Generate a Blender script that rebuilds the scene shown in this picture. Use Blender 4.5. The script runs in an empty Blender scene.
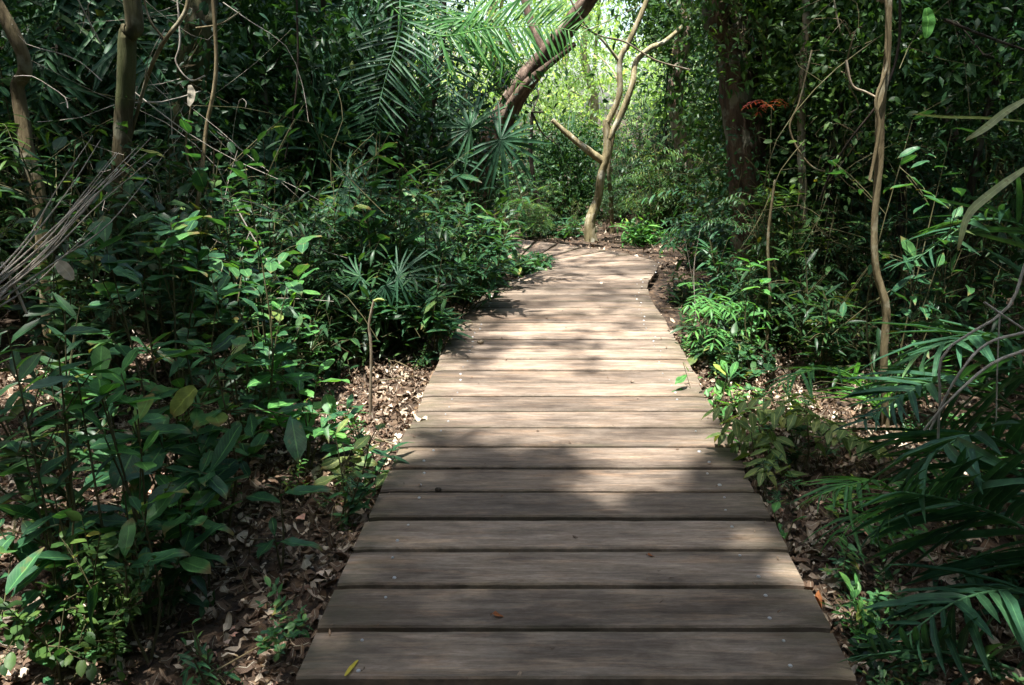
import bpy, math, random
import numpy as np
from mathutils import Vector, noise as mn

rng = np.random.default_rng(11)
random.seed(5)
scene = bpy.context.scene
C = scene.collection
PI = math.pi

# ---------------------------------------------------------------- camera
FOC = 800.0; H = 1.45
TH = math.atan(232 / FOC); PSI = math.atan(43 / 833.0)
_c, _s = math.cos(TH), math.sin(TH)
cR = np.array((math.cos(PSI), math.sin(PSI), 0.))
cH = np.array((-math.sin(PSI), math.cos(PSI), 0.))
cF = _c * cH + np.array((0, 0, -_s)); cU = _s * cH + np.array((0, 0, _c))
CAM = np.array((0, 0, H))
def at(px, py, Y):
    """world point seen at a photo pixel, at distance Y down the walk (for measuring places)"""
    d = cF * FOC + cR * (px - 512) + cU * (342.5 - py)
    return CAM + d * (Y / d[1])
cam = bpy.data.cameras.new('camera'); co = bpy.data.objects.new('camera', cam); C.objects.link(co)
co.location = (0, 0, H); co.rotation_euler = (PI / 2 - TH, 0, PSI)
cam.sensor_width = 36; cam.lens = FOC * 36 / 1024; cam.clip_start = 0.05; cam.clip_end = 500
scene.camera = co

# ---------------------------------------------------------------- light
SUN = np.array((-.15, -.22, .96)); SUN /= np.linalg.norm(SUN)      # towards the sun
w = bpy.data.worlds.new('World'); scene.world = w; w.use_nodes = True
nt = w.node_tree; nt.nodes.clear()
sky = nt.nodes.new('ShaderNodeTexSky'); sky.sky_type = 'NISHITA'; sky.sun_disc = False
sky.sun_elevation = math.asin(SUN[2]); sky.sun_rotation = math.atan2(SUN[0], SUN[1])
sky.dust_density = 3.0; sky.ozone_density = 1.0
bg = nt.nodes.new('ShaderNodeBackground'); bg.inputs[1].default_value = 0.15
out = nt.nodes.new('ShaderNodeOutputWorld')
nt.links.new(sky.outputs[0], bg.inputs[0]); nt.links.new(bg.outputs[0], out.inputs[0])
sl = bpy.data.lights.new('sun', 'SUN'); sl.energy = 5.0; sl.angle = math.radians(.8); sl.color = (1, .96, .90)
so = bpy.data.objects.new('sun', sl); C.objects.link(so)
so.rotation_euler = Vector(SUN).to_track_quat('Z', 'Y').to_euler()
scene.view_settings.view_transform = 'Standard'; scene.view_settings.look = 'None'
scene.view_settings.exposure = 1.62; scene.view_settings.gamma = 1
cy = scene.cycles
cy.max_bounces = 5; cy.diffuse_bounces = 3; cy.glossy_bounces = 2; cy.transmission_bounces = 3
cy.use_denoising = True; cy.sample_clamp_indirect = 4
cy.caustics_reflective = False; cy.caustics_refractive = False

# ---------------------------------------------------------------- materials
def nodes(name):
    m = bpy.data.materials.new(name); m.use_nodes = True
    t = m.node_tree; t.nodes.clear()
    return m, t, t.nodes.new, t.links.new
def ramp(N, L, fac, stops):
    r = N('ShaderNodeValToRGB'); cr = r.color_ramp
    while len(cr.elements) < len(stops): cr.elements.new(.5)
    for e, (p, c) in zip(cr.elements, stops): e.position = p; e.color = (*c, 1)
    L(fac, r.inputs[0]); return r.outputs[0]
def mixc(N, L, fac, a, b, mode='MIX'):
    m = N('ShaderNodeMix'); m.data_type = 'RGBA'; m.blend_type = mode
    for v, i in ((fac, 0), (a, 6), (b, 7)):
        if hasattr(v, 'links') or hasattr(v, 'is_linked'): L(v, m.inputs[i])
        elif i == 0: m.inputs[0].default_value = v
        else: m.inputs[i].default_value = (*v, 1)
    return m.outputs[2]
def math_(N, L, op, a, b=0.):
    m = N('ShaderNodeMath'); m.operation = op
    for v, i in ((a, 0), (b, 1)):
        if isinstance(v, (int, float)): m.inputs[i].default_value = v
        else: L(v, m.inputs[i])
    return m.outputs[0]
def leaf_mat(name, lo, mid, hi, rough=.42, trans=.28, tcol=(1.5, 1.6, .5), rib=.5, spots=0.):
    m, t, N, L = nodes(name)
    a = N('ShaderNodeAttribute'); a.attribute_name = 'tint'
    oi = N('ShaderNodeObjectInfo')
    f = math_(N, L, 'ADD', a.outputs['Fac'], math_(N, L, 'MULTIPLY', math_(N, L, 'SUBTRACT', oi.outputs['Random'], .5), .25))
    col = ramp(N, L, f, [(0, lo), (.5, mid), (.88, hi), (1, (hi[0] * 2.2, hi[1] * 1.15, hi[2]))])
    u = N('ShaderNodeAttribute'); u.attribute_name = 'luv'
    sx = N('ShaderNodeSeparateXYZ'); L(u.outputs['Vector'], sx.inputs[0])
    if rib:
        d = math_(N, L, 'ABSOLUTE', sx.outputs[0])
        k = math_(N, L, 'LESS_THAN', d, .07)
        # side veins run obliquely from the midrib
        v = math_(N, L, 'SUBTRACT', math_(N, L, 'MULTIPLY', sx.outputs[1], 11.), math_(N, L, 'MULTIPLY', d, 3.))
        v = math_(N, L, 'FRACT', v); v = math_(N, L, 'LESS_THAN', v, .12)
        k = math_(N, L, 'MAXIMUM', k, math_(N, L, 'MULTIPLY', v, .35))
        col = mixc(N, L, math_(N, L, 'MULTIPLY', k, rib), col, tuple(min(1, x * 1.9 + .02) for x in hi))
    if spots:
        tp_ = N('ShaderNodeMapRange'); tp_.inputs[1].default_value = .82; tp_.inputs[2].default_value = 1.0
        L(math_(N, L, 'ADD', sx.outputs[1], math_(N, L, 'MULTIPLY', math_(N, L, 'SUBTRACT', a.outputs['Fac'], .6), .35)), tp_.inputs[0])
        col = mixc(N, L, math_(N, L, 'MULTIPLY', tp_.outputs[0], .8), col, (.17, .11, .045))
    tc = N('ShaderNodeTexCoord')
    n = N('ShaderNodeTexNoise'); n.inputs['Scale'].default_value = 35; n.inputs['Detail'].default_value = 3
    L(tc.outputs['Object'], n.inputs['Vector'])
    nf = ramp(N, L, n.outputs[0], [(.3, (.7, .7, .7)), (.7, (1.25, 1.25, 1.2))])
    col = mixc(N, L, 1., col, nf, 'MULTIPLY')
    if spots:
        sp = ramp(N, L, n.outputs[0], [(.62, (0, 0, 0)), (.68, (1, 1, 1))])
        col = mixc(N, L, math_(N, L, 'MULTIPLY', sp, spots), col, (.16, .11, .04))
    p = N('ShaderNodeBsdfPrincipled'); L(col, p.inputs['Base Color'])
    p.inputs['Roughness'].default_value = rough; p.inputs['Specular IOR Level'].default_value = .24
    tr = N('ShaderNodeBsdfTranslucent'); L(mixc(N, L, 1., col, tcol, 'MULTIPLY'), tr.inputs[0])
    mx = N('ShaderNodeMixShader'); mx.inputs[0].default_value = trans
    L(p.outputs[0], mx.inputs[1]); L(tr.outputs[0], mx.inputs[2])
    o = N('ShaderNodeOutputMaterial'); L(mx.outputs[0], o.inputs[0]); return m
def bark_mat(name, dark, mid, light, lichen=(.3, .32, .24), licf=.35, scale=7., bump=.6, moss=0.):
    m, t, N, L = nodes(name)
    tc = N('ShaderNodeTexCoord'); mp = N('ShaderNodeMapping'); mp.inputs['Scale'].default_value = (1, 1, .16)
    L(tc.outputs['Object'], mp.inputs[0])
    n = N('ShaderNodeTexNoise'); n.inputs['Scale'].default_value = scale * 2.4; n.inputs['Detail'].default_value = 8; n.inputs['Roughness'].default_value = .65
    L(mp.outputs[0], n.inputs['Vector'])
    col = ramp(N, L, n.outputs[0], [(.28, dark), (.5, mid), (.74, light)])
    n2 = N('ShaderNodeTexNoise'); n2.inputs['Scale'].default_value = scale; n2.inputs['Detail'].default_value = 5
    L(tc.outputs['Object'], n2.inputs['Vector'])
    k = ramp(N, L, n2.outputs[0], [(.55, (0, 0, 0)), (.62, (1, 1, 1))])
    col = mixc(N, L, math_(N, L, 'MULTIPLY', k, licf), col, lichen)
    if moss:
        n3 = N('ShaderNodeTexNoise'); n3.inputs['Scale'].default_value = 3.1; n3.inputs['Detail'].default_value = 6
        L(tc.outputs['Object'], n3.inputs['Vector'])
        k = ramp(N, L, n3.outputs[0], [(.42, (0, 0, 0)), (.56, (1, 1, 1))])
        col = mixc(N, L, math_(N, L, 'MULTIPLY', k, moss), col, (.055, .07, .022))
    p = N('ShaderNodeBsdfPrincipled'); L(col, p.inputs['Base Color']); p.inputs['Roughness'].default_value = .85
    p.inputs['Specular IOR Level'].default_value = .25
    b = N('ShaderNodeBump'); b.inputs['Strength'].default_value = min(1, bump * 1.6); b.inputs['Distance'].default_value = .03
    L(n.outputs[0], b.inputs['Height']); L(b.outputs[0], p.inputs['Normal'])
    o = N('ShaderNodeOutputMaterial'); L(p.outputs[0], o.inputs[0]); return m
M = {}
M['leaf_big'] = leaf_mat('broad_leaf', (.018, .062, .034), (.036, .115, .052), (.085, .21, .06), rough=.42, spots=.4)
M['leaf_fresh'] = leaf_mat('fresh_sunlit_leaf', (.04, .14, .05), (.075, .22, .06), (.15, .34, .08), rough=.42, trans=.35)  # fresh green; on the sunlit shrubs it also carries sunlight in its colour
M['leaf_yellow'] = leaf_mat('yellowing_leaf', (.06, .12, .04), (.12, .19, .06), (.28, .31, .10), rough=.5, trans=.3, spots=.5)
M['leaf_dark'] = leaf_mat('shaded_leaf', (.009, .032, .015), (.022, .064, .026), (.06, .13, .04), rough=.4, rib=.25)  # green lowered so the deep forest shade sits in the colour
M['leaf_blue'] = leaf_mat('bluish_leaf', (.03, .07, .05), (.05, .105, .075), (.08, .15, .10), rough=.6, trans=.15)
M['leaf_crown'] = leaf_mat('crown_leaf', (.022, .058, .018), (.043, .098, .027), (.11, .19, .04), rough=.45, rib=0, trans=.32)
M['leaf_far'] = leaf_mat('sun_glare_crown_leaf', (.12, .22, .08), (.24, .37, .16), (.45, .53, .34), rough=.55, rib=0, trans=.5)  # paler than real leaves: sun glare and haze painted into the colour
M['leaf_red'] = leaf_mat('red_leaf', (.10, .02, .02), (.2, .035, .03), (.34, .09, .07), rough=.5, rib=0)
M['palm'] = leaf_mat('palm_leaf', (.012, .042, .026), (.028, .088, .048), (.06, .15, .06), rough=.5, rib=.4, trans=.2)
M['palm_lit'] = leaf_mat('lit_palm_leaf', (.04, .13, .045), (.065, .19, .06), (.13, .28, .07), rough=.36, rib=.4, trans=.35)  # lighter copy of the palm green, sunlight put into the colour
M['pale_blade'] = leaf_mat('pale_blade', (.3, .32, .2), (.42, .45, .31), (.55, .58, .42), rough=.6, trans=.35, rib=.3, spots=.5)
M['yellow_leaf'] = leaf_mat('yellow_leaf', (.4, .3, .04), (.6, .48, .06), (.7, .6, .12), rough=.6)
M['dry'] = leaf_mat('dry_leaf', (.26, .22, .16), (.42, .37, .29), (.6, .55, .45), rough=.75, trans=.3, tcol=(1.2, 1, .8), rib=.2)
M['litter'] = leaf_mat('fallen_leaf', (.045, .024, .014), (.16, .10, .065), (.62, .53, .42), rough=.7, trans=.08, tcol=(1.2, 1, .8), rib=.25, spots=.4)
M['litter_red'] = leaf_mat('rusty_fallen_leaf', (.14, .045, .02), (.25, .08, .03), (.4, .16, .05), rough=.6, trans=.15, tcol=(1.3, .9, .6), rib=.25)
M['bark'] = bark_mat('brown_bark', (.02, .013, .009), (.07, .046, .03), (.15, .105, .07))
M['bark_dark'] = bark_mat('dark_bark', (.010, .008, .006), (.028, .021, .015), (.06, .046, .033), licf=.2)
M['bark_pale'] = bark_mat('pale_bark', (.11, .085, .055), (.22, .175, .12), (.36, .30, .22), lichen=(.42, .42, .35), licf=.5, bump=.35)
M['bark_yellow'] = bark_mat('ochre_bark', (.05, .036, .02), (.14, .11, .058), (.30, .25, .15), lichen=(.35, .34, .25), licf=.5, bump=.5)
M['bark_moss'] = bark_mat('mossy_bark', (.014, .012, .006), (.05, .042, .02), (.11, .09, .05), licf=.25, moss=.7)
M['bark_pink'] = bark_mat('pinkish_bark', (.09, .055, .04), (.24, .165, .125), (.46, .36, .29), lichen=(.5, .47, .4), licf=.45, bump=.3)
M['stem'] = bark_mat('green_brown_stem', (.035, .035, .015), (.075, .07, .03), (.12, .11, .05), licf=.1, scale=14, bump=.2)
M['bark_bent'] = bark_mat('shaded_pink_bark', (.03, .02, .015), (.11, .075, .055), (.30, .22, .17), lichen=(.3, .28, .22), licf=.3, bump=.6)  # pinkish bark made darker, the bent trunk's shade put into the colour
M['bark_olive'] = bark_mat('olive_grey_bark', (.08, .07, .035), (.26, .22, .12), (.52, .48, .36), lichen=(.5, .5, .42), licf=.6, bump=.5)
M['twig'] = bark_mat('dry_twig', (.2, .17, .135), (.4, .36, .3), (.6, .56, .5), licf=.1, scale=14, bump=.3)

# ---------------------------------------------------------------- mesh accumulator
def nrm(v): return v / (np.linalg.norm(v, axis=-1, keepdims=True) + 1e-9)
class MB:
    def __init__(s): s.v = []; s.t = []; s.u = []; s.f = []; s.n = 0
    def add(s, V, F, tint=.5, uv=None, mat=0):
        V = np.asarray(V, float).reshape(-1, 3); n = len(V)
        s.v.append(V); s.t.append(np.broadcast_to(np.asarray(tint, float), (n,)).copy())
        s.u.append(np.zeros((n, 2)) if uv is None else np.asarray(uv, float))
        s.f.append((np.asarray(F, np.int64) + s.n, mat)); s.n += n
    def merge(s, o, loc=(0, 0, 0), rz=0., sc=1., tshift=0., mo=0):
        if o.n == 0: return
        V = np.concatenate(o.v) * sc; c, q = math.cos(rz), math.sin(rz)
        V = np.stack([V[:, 0] * c - V[:, 1] * q, V[:, 0] * q + V[:, 1] * c, V[:, 2]], 1) + np.asarray(loc)
        s.v.append(V); s.t.append(np.concatenate(o.t) + tshift); s.u.append(np.concatenate(o.u))
        for F, m in o.f: s.f.append((F + s.n, m + mo))
        s.n += len(V)
    def build(s, name, mats, parent=None, base=(0, 0, 0), smooth=True, rename=None):
        me = bpy.data.meshes.new(name)
        if s.n:
            V = np.concatenate(s.v) - np.asarray(base)
            me.vertices.add(len(V)); me.vertices.foreach_set('co', V.astype(np.float32).ravel())
            idx = np.concatenate([F.ravel() for F, _ in s.f])
            tot = np.concatenate([np.full(len(F), F.shape[1]) for F, _ in s.f])
            mi = np.concatenate([np.full(len(F), m) for F, m in s.f])
            me.loops.add(len(idx)); me.loops.foreach_set('vertex_index', idx.astype(np.int32))
            me.polygons.add(len(tot))
            me.polygons.foreach_set('loop_start', (np.cumsum(tot) - tot).astype(np.int32))
            me.polygons.foreach_set('loop_total', tot.astype(np.int32))
            me.polygons.foreach_set('material_index', mi.astype(np.int32))
            me.update(calc_edges=True)
            me.polygons.foreach_set('use_smooth', np.full(len(tot), smooth))
            a = me.attributes.new('tint', 'FLOAT', 'POINT'); a.data.foreach_set('value', np.clip(np.concatenate(s.t), 0, 1).astype(np.float32))
            a = me.attributes.new('luv', 'FLOAT_VECTOR', 'POINT')
            u = np.concatenate(s.u); a.data.foreach_set('vector', np.c_[u, np.zeros(len(u))].astype(np.float32).ravel())
        for m in (mats if isinstance(mats, (list, tuple)) else [mats]): me.materials.append(M[m])
        o = bpy.data.objects.new(name, me); C.objects.link(o)
        if parent: o.parent = parent
        return o
def thing(name, label, cat, loc=(0, 0, 0), group=None, kind=None):
    o = bpy.data.objects.new(name, None); C.objects.link(o); o.location = loc; o.empty_display_size = .1
    tag(o, label, cat, group, kind); return o
def tag(o, label=None, cat=None, group=None, kind=None):
    if label: o['label'] = label
    if cat: o['category'] = cat
    if group: o['group'] = group
    if kind: o['kind'] = kind
    return o
def single(mb, name, mats, label, cat, loc, group=None, kind=None):
    o = mb.build(name, mats, None, loc); o.location = loc
    return tag(o, label, cat, group, kind)

def smooth_path(P, n):
    P = np.asarray(P, float)
    if len(P) < 3:
        t = np.linspace(0, 1, n)[:, None]; return P[0] * (1 - t) + P[-1] * t
    Q = np.vstack([2 * P[0] - P[1], P, 2 * P[-1] - P[-2]]); o = []
    for t in np.linspace(0, len(P) - 1 - 1e-6, n):
        i = int(t); u = t - i; a, b, c, d = Q[i:i + 4]
        o.append(.5 * (2 * b + (c - a) * u + (2 * a - 5 * b + 4 * c - d) * u * u + (3 * b - a - 3 * c + d) * u ** 3))
    return np.array(o)
def tube(mb, P, r0, r1=None, n=None, sides=8, wob=.12, tint=.5, mat=0, lump=0.):
    P = np.asarray(P, float)
    n = n or max(2, len(P) * 3)
    S = smooth_path(P, n) if n > 2 or len(P) > 2 else P
    r = np.linspace(r0, r0 if r1 is None else r1, len(S)) if np.isscalar(r0) else np.interp(np.linspace(0, 1, len(S)), np.linspace(0, 1, len(r0)), r0)
    T = nrm(np.gradient(S, axis=0)); ref = np.array((.13, .31, .94)) if abs(T[0][2]) < .8 else np.array((.97, .2, .1))
    A = nrm(np.cross(T, ref)); B = np.cross(T, A)
    ang = np.linspace(0, 2 * PI, sides, endpoint=False)
    k = 1 + wob * rng.standard_normal((len(S), sides)) * .5
    if lump: k += lump * np.sin(ang * 3 + np.cumsum(rng.standard_normal(len(S)) * .25)[:, None])
    V = S[:, None] + (r[:, None] * k)[..., None] * (np.cos(ang)[None, :, None] * A[:, None] + np.sin(ang)[None, :, None] * B[:, None])
    i = np.arange(len(S) - 1)[:, None] * sides; j = np.arange(sides)[None]; j2 = (j + 1) % sides
    F = np.stack([i + j, i + j2, i + sides + j2, i + sides + j], -1).reshape(-1, 4)
    mb.add(V.reshape(-1, 3), F, tint, mat=mat)
    mb.add(V[-1], np.arange(sides)[None], tint, mat=mat)
    return S

# ---------------------------------------------------------------- leaves
def leaf_tpl(prof, fold=.18, droop=.25, curl=0.):
    """leaf of length 1 along y, (t, halfwidth) sections; returns V, quads, uv"""
    V = []; U = []
    for t, hw in prof:
        z = -droop * t * t
        for q in (-1, 0, 1):
            V.append((q * hw, t, z + fold * hw * (q != 0) + curl * math.sin(t * 9 + q) * .05)); U.append((q, t))
    F = []
    for i in range(len(prof) - 1):
        a = i * 3; F += [(a, a + 1, a + 4, a + 3), (a + 1, a + 2, a + 5, a + 4)]
    return np.array(V), np.array(F), np.array(U, float)
OV = [(0, .004), (.12, .09), (.32, .19), (.56, .2), (.8, .115), (1, .004)]
OBL = [(0, .01), (.15, .07), (.38, .165), (.62, .215), (.82, .175), (.94, .08), (1, .006)]
LAN = [(0, .004), (.2, .075), (.5, .115), (.78, .07), (1, .003)]
ROU = [(0, .01), (.15, .2), (.45, .31), (.75, .24), (1, .01)]
BLA = [(0, .012), (.12, .03), (.45, .038), (.8, .025), (1, .002)]
T_ov = [leaf_tpl(OV, .3, d, c) for d, c in ((.1, .2), (.3, .6), (.5, 1.))]
T_ob = [leaf_tpl(OBL, .22, d, c) for d, c in ((.05, .3), (.25, .8), (.45, 1.2))]
T_la = [leaf_tpl(LAN, .35, d, .3) for d in (.1, .3, .5)]
T_ro = [leaf_tpl(ROU, .25, d, .8) for d in (.1, .25, .4)]
T_bl = [leaf_tpl(BLA, .6, d) for d in (.08, .25, .45)]
T_lo = [leaf_tpl([(0, .01), (.45, w), (1, .01)], .35, d) for w, d in ((.2, .15), (.27, .35), (.16, .25))]
T_dry = [leaf_tpl(pf, f, d, c) for pf, f, d, c in ((OV, .5, .35, 2.), (OBL, -.4, -.3, 4.), (ROU, .7, .5, 2.), (LAN, .4, -.3, 1.), (OV, -.8, .2, 3.), (ROU, -.2, .1, 3.), (OBL, .15, .15, 2.))]
def strew(mb, tpls, P, D, Nn, S, tint, mat=0):
    """leaves at P along D with face normal near Nn, length S"""
    P = np.asarray(P, float); n = len(P)
    if n == 0: return
    D = nrm(np.asarray(D, float)); X = nrm(np.cross(D, Nn)); Z = np.cross(X, D)
    S = np.broadcast_to(S, (n,)); tint = np.broadcast_to(tint, (n,)); mat_ = mat
    which = rng.integers(0, len(tpls), n)
    for k, (V, F, U) in enumerate(tpls):
        q = which == k; m = q.sum()
        if not m: continue
        W = P[q][:, None] + S[q][:, None, None] * (V[None, :, :1] * X[q][:, None] + V[None, :, 1:2] * D[q][:, None] + V[None, :, 2:] * Z[q][:, None])
        FF = (F[None] + (np.arange(m) * len(V))[:, None, None]).reshape(-1, F.shape[1])
        mb.add(W.reshape(-1, 3), FF, np.repeat(tint[q], len(V)), np.tile(U, (m, 1)), mat_)
def rdir(n, up=0.): 
    v = rng.standard_normal((n, 3)); v[:, 2] += up; return nrm(v)
def upn(n, tilt=.45): return nrm(np.array((0, 0, 1.)) + rng.standard_normal((n, 3)) * tilt)

def gz(x, y):
    return -.11 + .035 * mn.noise(Vector((x * .9, y * .9, 3.))) + .02 * mn.noise(Vector((x * 3.1, y * 3.1, 9.))) + .25 * max(0., abs(x) - 2.5) * .25 * (mn.noise(Vector((x * .25, y * .25, 1.))) + .3)

# ---- a leafy plant in local coordinates: (stem mesh, leaf mesh)
def plant(h=1., spread=.35, stems=4, leaf=.12, style='whorl', tpl=None, tips=None, tint=.45, tvar=.23, sub=3, dens=1., r=.006, up=.0, lmat=0):
    st, lf = MB(), MB(); tpl = tpl or T_ob
    if tips is None:
        tips = []
        for i in range(stems):
            a = rng.uniform(0, 2 * PI); q = spread * math.sqrt(rng.random()); tips.append((q * math.cos(a), q * math.sin(a), h * (1 if i == 0 else rng.uniform(.45, 1.))))
    for tp in tips:
        tp = np.array(tp, float); b = np.array((tp[0] * .12, tp[1] * .12, 0))
        m1 = b * .6 + tp * .4 + rng.standard_normal(3) * .05 * tp[2]; m1[2] = tp[2] * .42
        S = tube(st, [b, m1, tp], r * (.7 + .5 * tp[2]), r * .35, n=9, sides=5, wob=.15)
        ends = [(S[-1], nrm(S[-1] - S[-2]))]
        for _ in range(sub):
            k = rng.integers(3, 8); p0 = S[k]; d = rdir(1, .9)[0]; ln = tp[2] * rng.uniform(.12, .32) + leaf * .5
            e = p0 + d * ln; tube(st, [p0, p0 + d * ln * .5 + (0, 0, .02), e], r * .45, r * .25, n=4, sides=4)
            ends.append((e, d))
        for e, d in ends:
            if style == 'whorl':
                n = max(3, int(rng.integers(6, 10) * dens)); a = rng.uniform(0, 6.28) + np.arange(n) * 2.4
                side = np.stack([np.cos(a), np.sin(a), np.full(n, .15)], 1) + rng.standard_normal((n, 3)) * .15
                lift = np.linspace(.75, -.1, n)[:, None]
                D = nrm(side + lift * np.array((0, 0, .8)) + up * np.array((0, 0, 1)))
                P = e - d * np.linspace(0, leaf * .35, n)[:, None]
                strew(lf, tpl, P, D, upn(n, .18), leaf * rng.uniform(.38, 1.15, n), tint + tvar * rng.standard_normal(n), lmat)
            elif style == 'alt':
                n = max(4, int(8 * dens)); t = np.linspace(.0, 1., n)[:, None]; L = leaf * 2.6
                P = e - d * L * (1 - t); sgn = np.where(np.arange(n) % 2, 1., -1.)[:, None]
                sd = nrm(np.cross(d, (0, 0, 1)) + 1e-3); 
                tw = rng.uniform(-.6, .6); sd = nrm(sd + np.array((0, 0, tw)))
                D = nrm(sd * sgn + d * .6 + rng.standard_normal((n, 3)) * .18)
                strew(lf, tpl, P, D, upn(n, .25), leaf * rng.uniform(.4, 1.15, n), tint + tvar * rng.standard_normal(n), lmat)
                tube(st, [P[0], P[-1]], r * .3, r * .15, n=2, sides=4)
            elif style == 'pin':        # compound leaves: rachises with paired leaflets
                for _ in range(max(2, int(3 * dens))):
                    a = rng.uniform(0, 6.28); d0 = nrm(np.array((math.cos(a), math.sin(a), rng.uniform(.1, .7)))); L = leaf * rng.uniform(3, 4.6)
                    rp = smooth_path([e, e + d0 * L * .5 + (0, 0, .04 * L), e + d0 * L - np.array((0, 0, .3 * L))], 8)
                    tube(st, rp, r * .25, r * .12, n=8, sides=3)
                    T = nrm(np.gradient(rp, axis=0))[1:]; sd = nrm(np.cross(T, (0, 0, 1)))
                    for q in (-1, 1):
                        D = nrm(sd * q + T * .5 + rng.standard_normal(T.shape) * .08 - np.array((0, 0, .15)))
                        strew(lf, tpl, rp[1:], D, upn(len(T), .12), leaf * rng.uniform(.8, 1.1, len(T)), tint + tvar * .7 * rng.standard_normal(len(T)), lmat)
                    strew(lf, tpl, rp[-1:], T[-1:], upn(1, .1), leaf, tint, lmat)
            elif style == 'fine':       # many little leaves on hair-thin twigs
                n = int(16 * dens); q = rng.standard_normal((n, 3)) * leaf * 1.5
                strew(lf, tpl, e + q, rdir(n, .2), upn(n, .5), leaf * rng.uniform(.6, 1.15, n), tint + tvar * rng.standard_normal(n), lmat)
                for z in q[:5]: tube(st, [e - d * leaf, e + z * .8], r * .22, r * .12, n=2, sides=3)
    return st, lf

def put_plant(label, px, py, Y, name='shrub', cat='shrub', mat='leaf_big', leafpx=None, group=None, smat='stem', x=None, **k):
    """a plant whose top reaches photo pixel (px, py) at distance Y"""
    p = at(px, py, Y); g = gz(p[0], p[1]); 
    if leafpx: k['leaf'] = leafpx * Y / FOC
    hh = max(.12, p[2] - g)
    st, lf = plant(h=hh, **k)
    t = thing(name, label, cat, (p[0], p[1], g), group)
    if st.n: st.build('stem', smat, t)
    lf.build('foliage', mat, t)
    return t

# ---- palm fronds
def frond(mb, P, llen, n=30, width=1., up=(0, 0, 1), r=.008, rise=.3, mat=0, tint=.5, droopd=.35, sides=(-1, 1), start=.12, fwd=.75, ragged=.15):
    S = tube(mb, P, r, r * .25, n=26, sides=5, wob=.05, tint=.55, mat=mat)
    i = np.linspace(start, 1., n); P2 = np.stack([np.interp(i, np.linspace(0, 1, len(S)), S[:, a]) for a in range(3)], 1)
    T = nrm(np.gradient(P2, axis=0)); up = np.asarray(up, float); sd = nrm(np.cross(T, up)); un = nrm(np.cross(sd, T))
    prof = np.sin(np.clip(i * .9 + .18, 0, 1) * PI) ** .6
    gone = lambda: rng.random(n) > .07
    tp = [leaf_tpl([(a, b * width) for a, b in BLA], .5, d) for d in (droopd * .5, droopd, droopd * 1.5)]
    for q in sides:
        D = nrm(sd * q + T * fwd + un * rise + rng.standard_normal(T.shape) * ragged)
        kp = gone(); ll = llen * (.35 + .65 * prof) * rng.uniform(.85, 1.08, n) * np.where(rng.random(n) < .12, rng.uniform(.45, .8, n), 1)
        strew(mb, tp, P2[kp], D[kp], nrm(un - .3 * sd * q + rng.standard_normal(T.shape) * .22)[kp], ll[kp], (tint + .2 * rng.standard_normal(n))[kp], mat)
def fan(mb, base, hub, n=16, blen=.5, spread=2.4, normal=(0, -.5, .8), r=.006, tint=.45, droopd=.35, width=1.4, tipd=None):
    base = np.asarray(base, float); hub = np.asarray(hub, float)
    mid = (base + hub) / 2 + np.array((0, 0, .1 * np.linalg.norm(hub - base)))
    S = tube(mb, [base, mid, hub], r, r * .6, n=8, sides=5, tint=.6)
    T = nrm(S[-1] - S[-2]) if tipd is None else nrm(np.asarray(tipd, float)); nm = np.asarray(normal, float); nm = nrm(nm - T * (nm @ T)); sd = np.cross(T, nm)
    a = np.linspace(-spread, spread, n) + rng.standard_normal(n) * .03
    D = np.cos(a)[:, None] * T + np.sin(a)[:, None] * sd + .06 * rng.standard_normal((n, 3))
    tp = [leaf_tpl([(x, y * width) for x, y in BLA], .5, d) for d in (droopd * .6, droopd, droopd * 1.4)]
    strew(mb, tp, np.repeat(hub[None], n, 0), D, np.repeat(nm[None], n, 0) + rng.standard_normal((n, 3)) * .12, blen * rng.uniform(.8, 1.05, n) * (1 - .2 * np.abs(a / spread) ** 2), tint + .12 * rng.standard_normal(n))

# ---------------------------------------------------------------- shade plan: crown leaves left out where sun should reach the ground
def centre_x(y): return .075 if y < 6 else .075 + .0 * (y - 6)
def sun_gap(x, y):
    """True where a fleck of sun reaches the ground at (x, y)"""
    a = mn.noise(Vector((x * 1.1 + 3.1, y * .75 + .7, 1.7))) + .75 * mn.noise(Vector((x * 3.1, y * 2.9, 5.1)))
    walk = math.exp(-((x - .1) / .95) ** 4)
    if y > 7.6: walk = math.exp(-((x + .1) / 1.5) ** 4)
    if 3.1 < y < 9.3: lim = .5 - walk * (.52 + .55 * math.exp(-((y - 4.1) / .95) ** 2))
    elif y >= 9.3: lim = (-.8 if y > 13.5 else .02) if abs(x - .5) < 4.2 + .15 * (y - 9) else .6
    else: lim = .5 - walk * (.0 + .75 * max(0, (y - 2.1) / 1.0) ** 1.2)
    if 3.0 < y < 11 and .9 < x < 5: lim = min(lim, .26 if x < 1.7 or y > 6.5 else .45)
    if 1.6 < y < 3.4 and 1.3 < x < 2.9: lim = min(lim, -.3)
    if 1.4 < y < 3.2 and -1.75 < x < -.72: lim = min(lim, -.3)
    if 1.5 < y < 5.2 and -3.2 < x < -.65: lim = min(lim, .24 if x < -1.6 else -.1)
    if 1.2 < y < 3.2 and .83 < x < 1.3: lim = min(lim, .05)
    for cx_, cy_, cr_ in ((.45, 10.3, 1.3), (1.8, 11.0, 1.1), (1.75, 4.1, .45), (-2.75, 4.75, .4)):      # openings cut in the crowns to light single trunks
        if (x - cx_) ** 2 + (y - cy_) ** 2 < cr_ * cr_: lim = -.9
    return a > lim
def keep_mask(P):  # drops leaves that would shade a planned sun patch
    g = P - SUN * (P[:, 2:3] / SUN[2])
    k = np.ones(len(P), bool)
    for i, (x, y) in enumerate(g[:, :2]):
        if sun_gap(x, y): k[i] = False
    return k
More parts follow.
